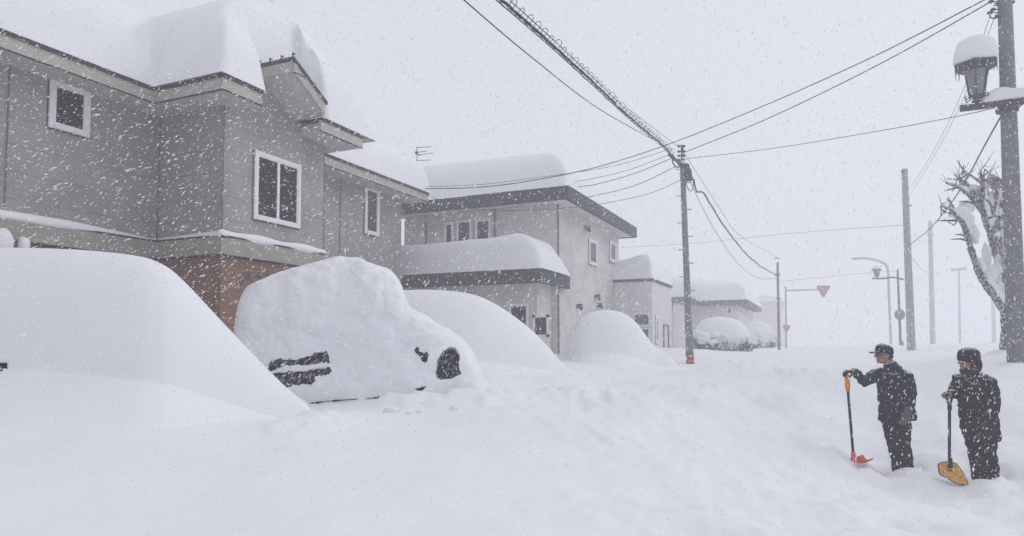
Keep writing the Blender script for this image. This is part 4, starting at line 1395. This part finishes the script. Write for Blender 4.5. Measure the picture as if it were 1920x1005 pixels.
cable('left of two ghostly wires dropping from the right pole top to the hazy pole', [(1858, 26, 13.5), (1825, 120, 15.0), (1790, 205, 17.5), (1755, 275, 21.0), (1722, 330, 25.5), (1699, 362, 29.0)], 0.007, m=CABLEF)
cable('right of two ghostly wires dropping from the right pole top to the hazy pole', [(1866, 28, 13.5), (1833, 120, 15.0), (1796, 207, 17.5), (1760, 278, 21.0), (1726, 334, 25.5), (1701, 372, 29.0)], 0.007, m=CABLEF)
cable('thin wire leaving the right pole beam to the picture edge at lower right', [(1905, 205, 13.3), (1925, 190, 12.9), (1990, 150, 12.0)], 0.014)

# ------------------------------------------------------------------ pollarded tree
DT = 15.0
tb_ = at(1886, 668, DT)
tree = empty('pollarded_tree', (tb_.x, tb_.y, tb_.z - 0.1), 'leafless pollarded tree with snow lodged in its forks behind the right pole', 'tree')
kpx = DT / F
limbs = [
    [(1886, 690, 0, 13), (1886, 650, 0, 12), (1887, 605, 0, 11.5), (1886, 578, 0, 11)],
    [(1886, 590, 0, 9.5), (1870, 562, -.1, 9), (1848, 533, -.2, 9), (1833, 503, -.3, 8.5), (1823, 474, -.3, 7.5), (1813, 442, -.4, 6.5), (1804, 420, -.4, 5.5), (1790, 402, -.45, 3.5), (1772, 398, -.5, 2)],
    [(1887, 590, 0, 9), (1886, 545, .1, 8.5), (1876, 505, .15, 8), (1864, 470, .2, 7.5), (1857, 440, .2, 7), (1846, 412, .2, 6.5), (1838, 385, .2, 6), (1826, 360, .2, 5), (1806, 342, .2, 3.5)],
    [(1876, 505, .15, 7), (1877, 465, .3, 7), (1870, 430, .35, 6.5), (1862, 398, .4, 6), (1852, 366, .4, 5), (1842, 345, .4, 3.5), (1815, 325, .4, 2.2)],
    [(1886, 545, .1, 7), (1893, 500, .35, 7), (1890, 455, .45, 6.5), (1882, 415, .5, 6), (1876, 380, .5, 5), (1868, 352, .5, 3.5), (1850, 335, .5, 2)],
    [(1884, 560, .1, 7), (1896, 535, -.2, 6), (1905, 500, -.3, 6)],
    [(1842, 398, .2, 6), (1826, 376, .1, 5), (1804, 356, 0, 4), (1786, 347, -.1, 3), (1774, 343, -.1, 2)],
    [(1847, 414, .2, 6), (1841, 376, .1, 5.5), (1844, 346, .0, 4.5), (1838, 324, .0, 3)],
    [(1862, 398, .4, 6), (1869, 362, .3, 5.5), (1865, 332, .3, 4)],
    [(1882, 415, .5, 6), (1889, 374, .3, 5.5), (1881, 344, .2, 4), (1860, 327, .1, 2.5)],
    [(1815, 446, -.4, 6), (1810, 426, -.6, 5.5), (1798, 408, -.8, 4.5), (1784, 395, -.9, 3), (1766, 386, -1, 2)],
    [(1857, 440, .2, 6), (1870, 415, -.1, 5), (1884, 402, -.3, 4), (1893, 375, -.4, 3)],
    [(1870, 430, .35, 6), (1866, 455, .1, 5), (1862, 480, .1, 3)],
    [(1893, 500, .35, 6), (1880, 480, -.2, 5), (1872, 455, -.3, 3.5)],
]
tr = MB()
crown = MB()
snw = MB()


def limb_pts(L):
    return [at(a, b_, DT + d) for a, b_, d, r in L], [r * kpx * 0.76 for *_, r in L]


def knob(P, Rr, mb):
    Q = smooth_pts(P, 6)
    rr = np.interp(np.linspace(0, len(P) - 1, len(Q)), range(len(P)), Rr)
    rr = [r * (1 + 0.30 * noise.noise(q * 9)) for r, q in zip(rr, Q)]
    mb.tube([q + Vector((noise.noise(q * 5), noise.noise(q * 5 + Vector((4, 0, 0))), 0)) * 0.02 for q in Q], rr, 10)
    return Q, rr


for i, L in enumerate(limbs):
    P, Rr = limb_pts(L)
    Q, rr = knob(P, Rr, tr if i == 0 else crown)
    if i == 0: continue
    for q, r in list(zip(Q, rr))[3:-5]:
        if noise.noise(q * 2.2 + Vector((i * 3, 0, 0))) > -0.22:
            snw.ball(q + UP * r * 0.9 + RT * (r * 0.75), (r * 1.05, r * 1.0, r * 1.5), n=9, m=6, wob=0.25)
twigs = [[(1806, 342), (1790, 352), (1770, 358)], [(1826, 360), (1808, 340), (1776, 335)], [(1842, 345), (1822, 330), (1806, 318), (1795, 300)], [(1815, 325), (1800, 335), (1788, 326)],
         [(1806, 325), (1807, 310)], [(1852, 366), (1845, 335), (1846, 318)], [(1804, 420), (1797, 410), (1790, 422)], [(1813, 445), (1802, 440), (1793, 440)], [(1811, 450), (1800, 448), (1783, 449)],
         [(1838, 385), (1815, 378), (1798, 378)], [(1846, 412), (1870, 405), (1895, 418)], [(1857, 440), (1890, 420)], [(1876, 380), (1884, 360), (1880, 348), (1845, 316)], [(1772, 398), (1764, 391)],
         [(1868, 352), (1862, 335)], [(1842, 345), (1838, 328)], [(1790, 402), (1786, 385), (1775, 372)], [(1862, 398), (1856, 380), (1843, 371)], [(1882, 415), (1895, 395), (1898, 378)], [(1870, 430), (1880, 412)],
         [(1823, 474), (1812, 466)], [(1878, 512), (1895, 520)], [(1800, 413), (1758, 414)]]
for i, t in enumerate(twigs):
    dd = rng.uniform(-0.4, 0.5)
    P = smooth_pts([at(px, py, DT + dd * (0.4 + 0.3 * k)) for k, (px, py) in enumerate(t)], 5)
    crown.tube(P, list(np.linspace(0.030, 0.010, len(P))), 6)
for i in range(44):
    s = [(1790, 402), (1806, 342), (1842, 335), (1868, 345), (1826, 360), (1852, 366), (1880, 350), (1838, 380), (1788, 347), (1838, 326), (1864, 334), (1772, 388), (1890, 380)][i % 13]
    a = at(s[0] + rng.uniform(-10, 12), s[1] + rng.uniform(-5, 25), DT + rng.uniform(-0.3, 0.5))
    ang = rng.uniform(-1.2, 0.9)
    L = rng.uniform(0.15, 0.62)
    d = (RT * math.sin(ang) + UP * math.cos(ang) * 0.9 + FW * rng.uniform(-0.5, 0.5)).normalized()
    m1 = a + d * L * 0.5 + Vector(rng.normal(0, 0.03, 3))
    crown.tube([a, m1, a + d * L + Vector(rng.normal(0, 0.04, 3))], [0.013, 0.009, 0.004], 5)
    for _ in range(2):
        e0 = m1.lerp(a, rng.random() * 0.6); crown.tube([e0, e0 + (d + Vector(rng.normal(0, 0.7, 3))).normalized() * L * 0.4], [0.007, 0.003], 4)
for (px, py, a, b_, d) in ((1812, 388, 15, 11, .1), (1824, 352, 10, 6, .1), (1842, 360, 9, 16, .15), (1858, 375, 9, 18, .4), (1876, 352, 10, 14, .3), (1880, 430, 9, 20, .3), (1862, 425, 8, 20, .3), (1850, 400, 7, 14, .2), (1884, 500, 9, 22, .2), (1870, 505, 9, 26, .1), (1801, 400, 16, 12, -.35), (1816, 412, 12, 14, -.35), (1840, 372, 12, 8, .2), (1858, 340, 12, 9, .4), (1866, 375, 10, 14, .45), (1872, 545, 17, 20, .05), (1858, 515, 12, 18, 0), (1850, 480, 9, 22, .1),
                           (1893, 440, 12, 26, .5), (1896, 480, 10, 24, .45), (1880, 470, 7, 24, .35), (1893, 575, 10, 16, -.1), (1875, 400, 8, 12, .45), (1828, 440, 8, 18, -.3), (1890, 395, 9, 12, .5), (1838, 500, 7, 16, -.2)):
    snw.ball(at(px, py, DT + d), (a * kpx, a * kpx * 0.8, b_ * kpx), (RT, FW, UP), 12, 9, wob=0.3)
tr.build('trunk', BARK, tree, smooth=True)
crown.build('crown', BARK, tree, smooth=True)
snw.build('snow', SNOW, tree, smooth=True)
sf_ = MB()
sf_.ball(tb_ - UP * 0.06, (0.45, 0.4, 0.22), (RT, FW, UP), wob=0.2)
# drift at the feet of tree and pole belongs to the ground cover
tag(sf_.build('ground_drift', SNOW, smooth=True), kind='structure')


# ------------------------------------------------------------------ people
def remesh(o, vox, smooth=6, disp=0.0):
    md = o.modifiers.new('remesh', 'REMESH'); md.mode = 'VOXEL'; md.voxel_size = vox; md.use_smooth_shade = True
    sm = o.modifiers.new('smooth', 'SMOOTH'); sm.iterations = smooth; sm.factor = 0.5
    if disp:
        tx = bpy.data.textures.new('folds', 'CLOUDS'); tx.noise_scale = 0.09; tx.noise_depth = 3
        dm = o.modifiers.new('folds', 'DISPLACE'); dm.texture = tx; dm.strength = disp; dm.mid_level = 0.5


def hand(mb, W, fwd, palm, side, k=1.0, curl=1.25, thumb_side=1):
    """wrist W; fwd from wrist to knuckles; palm = direction the palm faces; side = across the palm"""
    fwd = fwd.normalized(); side = (side - fwd * side.dot(fwd)).normalized(); palm = (palm - fwd * palm.dot(fwd) - side * palm.dot(side)).normalized()
    L = 0.088 * k
    for u in (-0.024, -0.008, 0.008, 0.024):
        mb.tube([W + side * u * 0.6 * k, W + fwd * L * 0.5 + side * u * k, W + fwd * L + side * u * 1.15 * k], [0.017 * k, 0.017 * k, 0.0125 * k], 8, round_caps=True)
    for u, ln, cv in ((-0.030, 0.062, 1.05), (-0.010, 0.078, 1.0), (0.010, 0.084, 0.97), (0.030, 0.074, 0.93)):
        p = W + fwd * L + side * u * k
        a = 0.25 * curl
        pts = [p]
        for s in range(3):
            a += 0.55 * curl * cv
            d = fwd * math.cos(a) + palm * math.sin(a)
            p = p + d * (ln * k * (0.42, 0.33, 0.25)[s])
            pts.append(p)
        mb.tube(pts, [0.0098 * k, 0.0092 * k, 0.0084 * k, 0.0070 * k], 8, round_caps=True)
    b0 = W + fwd * 0.028 * k + side * 0.026 * thumb_side * k + palm * 0.006 * k
    b1 = b0 + (side * 0.75 * thumb_side + fwd * 0.5 + palm * 0.5).normalized() * 0.04 * k
    b2 = b1 + (side * 0.15 * thumb_side + fwd * 0.6 + palm * 0.8).normalized() * 0.034 * k
    b3 = b2 + (fwd * 0.4 + palm * 0.9 - side * 0.3 * thumb_side).normalized() * 0.024 * k
    mb.tube([b0, b1, b2, b3], [0.0145 * k, 0.012 * k, 0.0105 * k, 0.0085 * k], 8, round_caps=True)


def head(mb, C, k=1.0):
    """face looks towards the image left (-RT)"""
    f = -RT
    ax = (f, FW, UP)
    mb.ball(C + f * 0.005 * k + UP * 0.02 * k, (0.098 * k, 0.076 * k, 0.105 * k), ax, 18, 12)
    mb.ball(C + f * 0.03 * k - UP * 0.055 * k, (0.068 * k, 0.058 * k, 0.062 * k), ax, 14, 9)      # jaw
    mb.ball(C + f * 0.082 * k - UP * 0.098 * k, (0.022 * k, 0.028 * k, 0.018 * k), ax, 10, 7)     # chin
    mb.tube([C + f * 0.096 * k + UP * 0.012 * k, C + f * 0.122 * k - UP * 0.026 * k], [0.009 * k, 0.014 * k], 8, round_caps=True)   # nose
    mb.ball(C + f * 0.096 * k + UP * 0.026 * k, (0.012 * k, 0.045 * k, 0.010 * k), ax, 10, 7)     # brow
    mb.ball(C + f * 0.095 * k - UP * 0.058 * k, (0.014 * k, 0.024 * k, 0.007 * k), ax, 10, 7)     # upper lip
    mb.ball(C + f * 0.092 * k - UP * 0.072 * k, (0.014 * k, 0.021 * k, 0.008 * k), ax, 10, 7)
    for s in (-1, 1):
        mb.ball(C - f * 0.006 * k + FW * (s * 0.076 * k) - UP * 0.008 * k, (0.019 * k, 0.010 * k, 0.031 * k), ax, 10, 7)            # ear
        mb.ball(C + f * 0.06 * k + FW * (s * 0.048 * k) - UP * 0.02 * k, (0.03 * k, 0.022 * k, 0.025 * k), ax, 10, 7)              # cheek
    return f, ax


def ring(c, a, b_, n=24, tilt=0.0, wob=0.0, seed=0.0):
    out_ = []
    for k in range(n):
        t = 2 * math.pi * k / n
        r = 1 + wob * noise.noise((math.cos(t) * 1.5 + seed, math.sin(t) * 1.5, c.z * 4))
        out_.append(c + RT * (a * r * math.cos(t)) + FW * (b_ * r * math.sin(t)) + UP * (tilt * math.cos(t)))
    return out_


def person(label, O, J, k, spec):
    root = empty('person', O, label, 'person')

    def W(s, d, u): return O + RT * s + FW * d + UP * u
    P = {n: W(*v) for n, v in J.items()}
    # --- one continuous body
    b = MB()
    C = P['head']
    f, ax = head(b, C, k)
    b.tube([P['pelvis'], P['belly'], P['chest'], P['neck']], [0.13, 0.125, 0.145, 0.065], 14, round_caps=True)
    b.tube([P['neck'] - UP * 0.04, P['neck'] + (C - P['neck']) * 0.4, C - UP * 0.05], [0.062, 0.056, 0.056], 12)
    for s in ('r', 'l'):
        b.tube([P['chest'] + UP * 0.05, P[s + 'sh'], P[s + 'el'], P[s + 'wr']], [0.07, 0.06, 0.045, 0.030], 10, round_caps=True)
        b.tube([P['pelvis'], P[s + 'hip'], P[s + 'kn'], P[s + 'an']], [0.10, 0.09, 0.062, 0.042], 10, round_caps=True)
        hf, hp, hs = spec[s + 'hand']
        hand(b, P[s + 'wr'], hf, hp, hs, 1.0, spec.get(s + 'curl', 1.2), spec.get(s + 'thumb', 1))
    bo = b.build('body', SKIN, root); remesh(bo, 0.0055, 3)
    e = MB()
    for s in (-1, 1):
        e.ball(C + f * 0.091 * k + FW * (s * 0.033 * k) + UP * 0.006 * k, (0.010, 0.014, 0.008), ax, 10, 7)
    e.build('eyes', HAIR, root)
    # --- trousers, one garment
    t = MB()
    t.tube([P['pelvis'] + UP * 0.12, P['pelvis'], P['pelvis'] - UP * 0.08], [0.17, 0.185, 0.15], 16, round_caps=True)
    for s in ('r', 'l'):
        kn, an, hip = P[s + 'kn'], P[s + 'an'], P[s + 'hip']
        t.tube([hip + UP * 0.03, hip.lerp(kn, 0.5), kn, kn.lerp(an, 0.5), an - UP * 0.02], [x * spec.get('leg', 1) for x in (0.135, 0.118, 0.098, 0.094, 0.088)], 14, round_caps=True)
    to = t.build('trousers', TROUS, root); remesh(to, 0.011, 4, 0.05)
    for s in ('r', 'l'):
        an = P[s + 'an']
        bt = MB()
        bt.tube([an + UP * 0.05, an - UP * 0.04, an - UP * 0.075], [0.078, 0.075, 0.07], 12, round_caps=True)
        bt.tube([an - UP * 0.06 + RT * 0.03, an - UP * 0.085 - RT * 0.07 - FW * 0.02, an - UP * 0.095 - RT * 0.11 - FW * 0.03], [0.055, 0.050, 0.042], 10, round_caps=True)
        bo2 = bt.build('boot', spec['boot'], root); remesh(bo2, 0.012, 3)
    # --- jacket with sleeves, one garment
    j = MB()
    j.loft([ring(W(c, d, u), a, dd, 28) for (c, d, u, a, dd) in spec['torso']])
    for s in ('r', 'l'):
        sh, el, wr = P[s + 'sh'], P[s + 'el'], P[s + 'wr']
        j.tube([sh + (P['chest'] + UP * 0.06 - sh) * 0.45, sh, sh.lerp(el, 0.5), el, el.lerp(wr, 0.5), wr + (el - wr) * 0.06], [x * spec.get('slv', 1) for x in (0.105, 0.098, 0.088, 0.078, 0.068, 0.060)], 14, round_caps=True)
    jo = j.build('jacket', spec['jmat'], root); remesh(jo, 0.011, 5, 0.055)
    j2 = MB()
    j2.tube([P['neck'] - UP * 0.03, P['neck'] + (C - P['neck']) * 0.38], [0.098, 0.084], 16)
    co = j2.build('collar', spec['jmat'], root); remesh(co, 0.01, 3)
    return root, P, f, ax


# man in the cap
kO = 9.2 / F
OM = at(1685, 885, 9.2); OM.z = 0.0


def mpx(px, py, d, o=(1685, 885), kk=kO): return ((px - o[0]) * kk, d, (o[1] - py) * kk)


Jm = dict(head=mpx(1666, 666, 0.02), neck=mpx(1679, 689, 0), chest=mpx(1683, 710, 0), belly=mpx(1683, 745, 0), pelvis=mpx(1681, 772, 0),
          rsh=mpx(1658, 704, 0.13), rel=mpx(1637, 717, 0.16), rwr=mpx(1612, 698, 0.06), lsh=mpx(1697, 707, -0.11), lel=mpx(1699, 746, -0.15), lwr=mpx(1690, 770, -0.20),
          rhip=mpx(1672, 782, 0.06), lhip=mpx(1690, 783, -0.06), rkn=mpx(1679, 824, 0.04), lkn=mpx(1691, 828, -0.06), ran=mpx(1690, 887, 0.04), lan=mpx(1698, 891, -0.07))
sm = dict(rhand=(-RT + UP * 0.12, -UP, FW), lhand=(-UP - RT * 0.5, RT * -0.3 + FW, -RT), boot=BOOTG, jmat=JACKET, rcurl=1.3, lcurl=0.7, rthumb=-1, slv=0.90, leg=0.80,
          torso=[(0.008, 0, 0.69, 0.235, 0.18), (0.004, 0, 0.74, 0.235, 0.185), (-0.004, 0, 0.86, 0.226, 0.175), (-0.014, 0, 1.0, 0.220, 0.165), (-0.012, 0, 1.14, 0.222, 0.165), (0.0, 0, 1.24, 0.215, 0.165), (-0.005, 0, 1.31, 0.165, 0.135), (-0.02, 0, 1.375, 0.105, 0.10), (-0.03, 0, 1.42, 0.085, 0.085)])
man, PM, f, ax = person('person in navy jacket and black peaked cap leaning one arm on an upright shovel', OM, Jm, 1.0, sm)
C = PM['head']
mb = MB()
rings = []
for (u, a, d_) in ((0.015, 0.114, 0.092), (0.05, 0.116, 0.094), (0.085, 0.110, 0.09), (0.115, 0.090, 0.074), (0.134, 0.055, 0.046), (0.140, 0.01, 0.01)):
    rings.append(ring(C - RT * 0.0 + RT * 0.002 + UP * (u + 0.008), a, d_, 24, tilt=-0.012))
mb.loft(rings)
cap = mb.build('cap', CAPM, man, smooth=True)
mb = MB()
out1 = []
for k_ in range(13):
    t = -1 + 2 * k_ / 12
    out1.append((C - RT * (0.100 + 0.095 * math.sqrt(max(0, 1 - t * t * 0.98))) + FW * (0.082 * t) + UP * (0.037 - 0.02 * t * t)))
inn = [C - RT * 0.085 + FW * (0.078 * (1 - 2 * k_ / 12)) + UP * 0.045 for k_ in range(13)]
mb.prism(out1 + inn, UP * 0.009)
mb.build('brim', CAPM, cap)
mb = MB()
mb.ball(C + RT * 0.05 - UP * 0.02, (0.058, 0.082, 0.07), (RT, FW, UP)); mb.ball(C + RT * 0.02 + UP * 0.03, (0.085, 0.084, 0.06), (RT, FW, UP))
mb.build('hair', HAIR, man, smooth=True)
gl = MB()
for s in (-1, 1):
    ctr = C - RT * 0.108 + FW * (s * 0.033) + UP * 0.002
    gl.tube([ctr + FW * 0.02 * math.cos(a) + UP * 0.015 * math.sin(a) for a in np.linspace(0, 2 * math.pi, 13)], 0.003, 5)
    gl.tube([C - RT * 0.105 + FW * s * 0.055 + UP * 0.006, C + RT * 0.0 + FW * s * 0.082 + UP * 0.01], 0.003, 5)
gl.build('spectacles', HAIR, man)
g1 = MB(); hand(g1, PM['rwr'], *sm['rhand'], 1.22, 1.25, -1)
g1.tube([PM['rwr'] + RT * 0.05 - UP * 0.02, PM['rwr'] - RT * 0.02], [0.052, 0.04], 10, round_caps=True)
go = g1.build('glove', GLOVED, man); remesh(go, 0.006, 3)
g2 = MB(); hand(g2, PM['lwr'], *sm['lhand'], 1.3, 0.7, 1)
g2.tube([PM['lwr'] + UP * 0.04, PM['lwr'] - UP * 0.02], [0.05, 0.042], 10, round_caps=True)
go = g2.build('glove', GLOVE, man); remesh(go, 0.006, 3)

# woman in the knit hat
kW = 8.5 / F
OW = at(1846, 908, 8.5); OW.z = 0.0


def wpx(px, py, d): return mpx(px, py, d, (1846, 908), kW)


Jw = dict(head=wpx(1823, 681, 0.0), neck=wpx(1833, 706, 0), chest=wpx(1837, 724, 0), belly=wpx(1838, 765, 0), pelvis=wpx(1840, 798, 0),
          rsh=wpx(1815, 717, 0.11), rel=wpx(1806, 745, 0.13), rwr=wpx(1793, 742, 0.02), lsh=wpx(1852, 720, -0.09), lel=wpx(1856, 762, -0.13), lwr=wpx(1845, 793, -0.17),
          rhip=wpx(1832, 805, 0.06), lhip=wpx(1848, 806, -0.06), rkn=wpx(1836, 848, 0.04), lkn=wpx(1850, 850, -0.05), ran=wpx(1842, 907, 0.04), lan=wpx(1855, 910, -0.06))
sw = dict(rhand=(-RT * 0.9 + UP * 0.1, -UP, FW), lhand=(-RT - UP * 0.6, FW, -UP), boot=BOOTB, jmat=COAT, rcurl=1.45, lcurl=1.0, rthumb=-1, slv=0.90, leg=0.86,
          torso=[(0.0, 0, 0.52, 0.185, 0.165), (-0.01, 0, 0.58, 0.20, 0.175), (-0.03, 0, 0.72, 0.212, 0.18), (-0.055, 0, 0.86, 0.215, 0.18), (-0.06, 0, 0.98, 0.205, 0.17), (-0.06, 0, 1.10, 0.205, 0.165), (-0.055, 0, 1.19, 0.195, 0.155), (-0.06, 0, 1.26, 0.15, 0.125), (-0.08, 0, 1.32, 0.10, 0.095), (-0.085, 0, 1.35, 0.08, 0.08)])
wom, PW, f, ax = person('person in long black coat and knitted hat resting a hand on a yellow snow scoop', OW, Jw, 0.95, sw)
C = PW['head']
mb = MB()
rings = []
for (u, a, d_) in ((-0.035, 0.116, 0.108), (0.0, 0.125, 0.114), (0.045, 0.130, 0.115), (0.085, 0.123, 0.108), (0.118, 0.108, 0.094), (0.143, 0.066, 0.06), (0.153, 0.012, 0.012)):
    rings.append([q + RT * 0.012 + (UP * 0.03 if i in range(9, 16) and u < 0.0 else UP * 0) for i, q in enumerate(ring(C + UP * (u + 0.015), a, d_, 24, wob=0.06, seed=u * 9))])
mb.loft(rings)
mb.ball(C + RT * 0.062 - UP * 0.045, (0.092, 0.112, 0.125), (RT, FW, UP))
mb.ball(C + RT * 0.02 - UP * 0.10, (0.085, 0.09, 0.05), (RT, FW, UP))
mb.build('knit_hat', KNIT, wom, smooth=True)
mb = MB()
mb.ball(C + RT * 0.045 - UP * 0.07, (0.055, 0.078, 0.09), (RT, FW, UP))
mb.build('hair', HAIR, wom, smooth=True)
mb = MB()
mb.tube(smooth_pts([C - UP * 0.115 - RT * 0.05, C - UP * 0.125 - FW * 0.08 + RT * 0.02, C - UP * 0.12 + RT * 0.09, C - UP * 0.12 + FW * 0.09, C - UP * 0.115 - RT * 0.05], 6), 0.038, 10)
mb.build('scarf', KNIT, wom, smooth=True)

g3 = MB(); hand(g3, PW['lwr'], *sw['lhand'], 1.25, 1.0, 1)
g3.tube([PW['lwr'] + UP * 0.04, PW['lwr'] - UP * 0.02], [0.05, 0.042], 10, round_caps=True)
go = g3.build('glove', GLOVED, wom); remesh(go, 0.006, 3)

# ------------------------------------------------------------------ shovels
sh_t = PM['rwr'] - RT * 0.105 - UP * 0.045
sh_b = at(1600, 856, 9.2); sh_b = Vector((sh_b.x, sh_b.y, sh_b.z))
sv = empty('snow_shovel', (sh_b.x, sh_b.y, 0.0), 'upright shovel with orange grip, black shaft and red blade stuck in the snow', 'shovel', 'snow shovels')
gp = sh_t.lerp(sh_b, 0.19)
MB().tube([gp, sh_b + UP * 0.02], 0.017, 12).build('shaft', SHAFT, sv, smooth=True)
mb = MB().tube([sh_t - UP * 0.005, sh_t.lerp(gp, 0.3), sh_t.lerp(gp, 0.6), gp - UP * 0.01], [0.027, 0.030, 0.034, 0.024], 12)
mb.tube([sh_t - FW * 0.055 + UP * 0.0, sh_t + FW * 0.055 + UP * 0.0], 0.018, 10, round_caps=True)
mb.build('grip', GRIPO, sv, smooth=True)
mb = MB()
mb.tube([sh_b + UP * 0.06, sh_b - UP * 0.05], [0.026, 0.034], 10)
bl = []
for i in range(9):
    u = i / 8
    row = []
    for k_ in range(11):
        v = -1 + 2 * k_ / 10
        crv = 0.035 * (v * v)
        p = sh_b - UP * (0.075 - 0.10 * (u - 0.45) ** 2) + RT * (0.19 * u - 0.02) - FW * 0.05 + FW * (0.14 * v) * (0.6 + 0.4 * min(1, u * 2)) + UP * (0.055 * v * v)
        row.append(p)
    bl.append(row)
gm_ = grid_mesh([p for r in bl for p in r], 9, 11)
o = mb.add(gm_.v, gm_.f).build('blade', REDP, sv, smooth=True)
md = o.modifiers.new('thick', 'SOLIDIFY'); md.thickness = 0.008

yt = at(1780, 747, 8.5); yb = at(1780, 866, 8.45)
sv2 = empty('snow_scoop', (yb.x, yb.y, 0.0), 'wide yellow snow scoop with black shaft and D shaped grip standing on the snow', 'shovel', 'snow shovels')
mb = MB().tube([yt - UP * 0.06, yb - UP * 0.03], 0.0175, 12)
mb.build('shaft', SHAFT, sv2, smooth=True)
gx = PW['rwr'] - RT * 0.085 + FW * 0.01
gz = PW['rwr'].z - 0.012
top = Vector((yt.x, yt.y, gz))
mb = MB()
mb.tube([top - FW * 0.03 - RT * 0.055, top + FW * 0.03 + RT * 0.055], 0.016, 10, round_caps=True)
for s in (-1, 1):
    mb.tube(smooth_pts([top + (RT * 0.055 + FW * 0.03) * s, top + (RT * 0.05 + FW * 0.028) * s - UP * 0.04, yt - UP * 0.095], 4), [0.013] * 9, 8)
mb.tube([yt - UP * 0.08, yt - UP * 0.14], 0.024, 10)
mb.build('grip', SHAFT, sv2, smooth=True)
# blade: broad pan leaning forward, seen from behind, cutting edge to the lower right
ol = [(1759, 872), (1763, 868), (1772, 866), (1784, 867), (1792, 869), (1799, 877), (1806, 888), (1812, 899), (1815, 908), (1808, 909), (1795, 907), (1782, 900), (1770, 893), (1761, 889)]
cen = at(1784, 886, 8.4)
rim = [at(px, py, 8.45 - 0.10 * (py - 866) / 42 - 0.02) for px, py in ol]
bm_ = MB()
n = len(rim)
bulge = FW * 0.05 + UP * 0.01
inner = [p.lerp(cen, 0.45) + bulge * 0.8 for p in rim]
vv = rim + inner + [cen + bulge]
ff = [(i, (i + 1) % n, n + (i + 1) % n, n + i) for i in range(n)] + [(n + i, n + (i + 1) % n, 2 * n) for i in range(n)]
bm_.add(vv, ff)
o = bm_.build('blade', YELP, sv2, smooth=True)
md = o.modifiers.new('thick', 'SOLIDIFY'); md.thickness = 0.01
MB().tube(rim + [rim[0]], 0.007, 6).build('rim', SHAFT, sv2)
mb = MB().tube([yb + UP * 0.05 - FW * 0.02, yb - UP * 0.07 - FW * 0.015], [0.022, 0.028], 10)
mb.box(tuple(at(1780, 880, 8.36) - Vector((0.02, 0.01, 0.02))), tuple(at(1783, 885, 8.36) + Vector((0.02, 0.01, 0.02))))
mb.build('socket', SHAFT, sv2)


# ------------------------------------------------------------------ falling snow
def snowfall():
    src = np.array((RT * 0.61 + FW * 1.0 + UP * 0.94).normalized())
    D = np.concatenate([rng.uniform(2.4, 9.5, 56000), rng.uniform(9.5, 30, 46000), rng.uniform(1.2, 2.4, 500)])
    n = len(D)
    px = rng.uniform(-250, 2170, n); py = rng.uniform(-150, 1080, n)
    fw, rt, up = (np.array(v) for v in (FW, RT, UP))
    yv = (CYP - py) / F
    a = math.cos(PITCH) - yv * math.sin(PITCH); u = math.sin(PITCH) + yv * math.cos(PITCH)
    P = (fw[None] + rt[None] * ((px - 960) / F / a)[:, None] + up[None] * (u / a)[:, None]) * D[:, None]
    P[:, 2] += CAMZ
    wpx_ = np.minimum(np.exp(rng.normal(0, 0.55, n)), 2.6)                     # apparent half width, large and small flakes mixed
    r = np.clip(0.0026 * wpx_ * np.clip(D / 6.5, 0.32, 2.2) ** 0.85, 0.0012, 0.022)
    L = r * rng.uniform(1.6, 5.2, n)
    A = src[None] + rng.normal(0, 0.26, (n, 3)); A /= np.linalg.norm(A, axis=1)[:, None]
    S1 = np.cross(A, rng.normal(0, 1, (n, 3))); S1 /= np.linalg.norm(S1, axis=1)[:, None]
    S2 = np.cross(A, S1)
    ok = P[:, 2] > 0.05
    P, A, S1, S2, r, L = P[ok], A[ok], S1[ok], S2[ok], r[ok][:, None], L[ok][:, None]
    n = len(P)
    V = np.stack([P + A * L, P - A * L, P + S1 * r, P - S1 * r, P + S2 * r * 0.8, P - S2 * r * 0.8], 1).reshape(-1, 3)
    fb_ = np.array([[0, 2, 4], [2, 1, 4], [1, 3, 4], [3, 0, 4], [2, 0, 5], [1, 2, 5], [3, 1, 5], [0, 3, 5]])
    Fc = (fb_[None] + (np.arange(n) * 6)[:, None, None]).reshape(-1, 3)
    me = bpy.data.meshes.new('snowfall')
    me.vertices.add(len(V)); me.vertices.foreach_set('co', V.astype(np.float32).ravel())
    me.loops.add(len(Fc) * 3); me.loops.foreach_set('vertex_index', Fc.astype(np.int32).ravel())
    me.polygons.add(len(Fc)); me.polygons.foreach_set('loop_start', (np.arange(len(Fc)) * 3).astype(np.int32))
    me.update(calc_edges=True); me.validate()
    me.materials.append(FLAKE)
    o = bpy.data.objects.new('snowfall', me)
    COL.objects.link(o)
    tag(o, 'countless white snowflakes blowing through the air', 'falling snow', kind='stuff')


snowfall()

# ------------------------------------------------------------------ haze
hz = MB().box((-140, -40, -1.5), (140, 190, 10.2))
hm = bpy.data.materials.new('haze')
hm.use_nodes = True
t = hm.node_tree
t.nodes.clear()
pv = t.nodes.new('ShaderNodeVolumePrincipled')
pv.inputs['Color'].default_value = (0.97, 0.97, 1.0, 1)
pv.inputs['Density'].default_value = 0.0102
pv.inputs['Anisotropy'].default_value = 0.2
ov = t.nodes.new('ShaderNodeOutputMaterial')
t.links.new(pv.outputs[0], ov.inputs['Volume'])
tag(hz.build('haze', hm), 'pale grey snowy haze filling the whole scene', 'haze', kind='stuff')
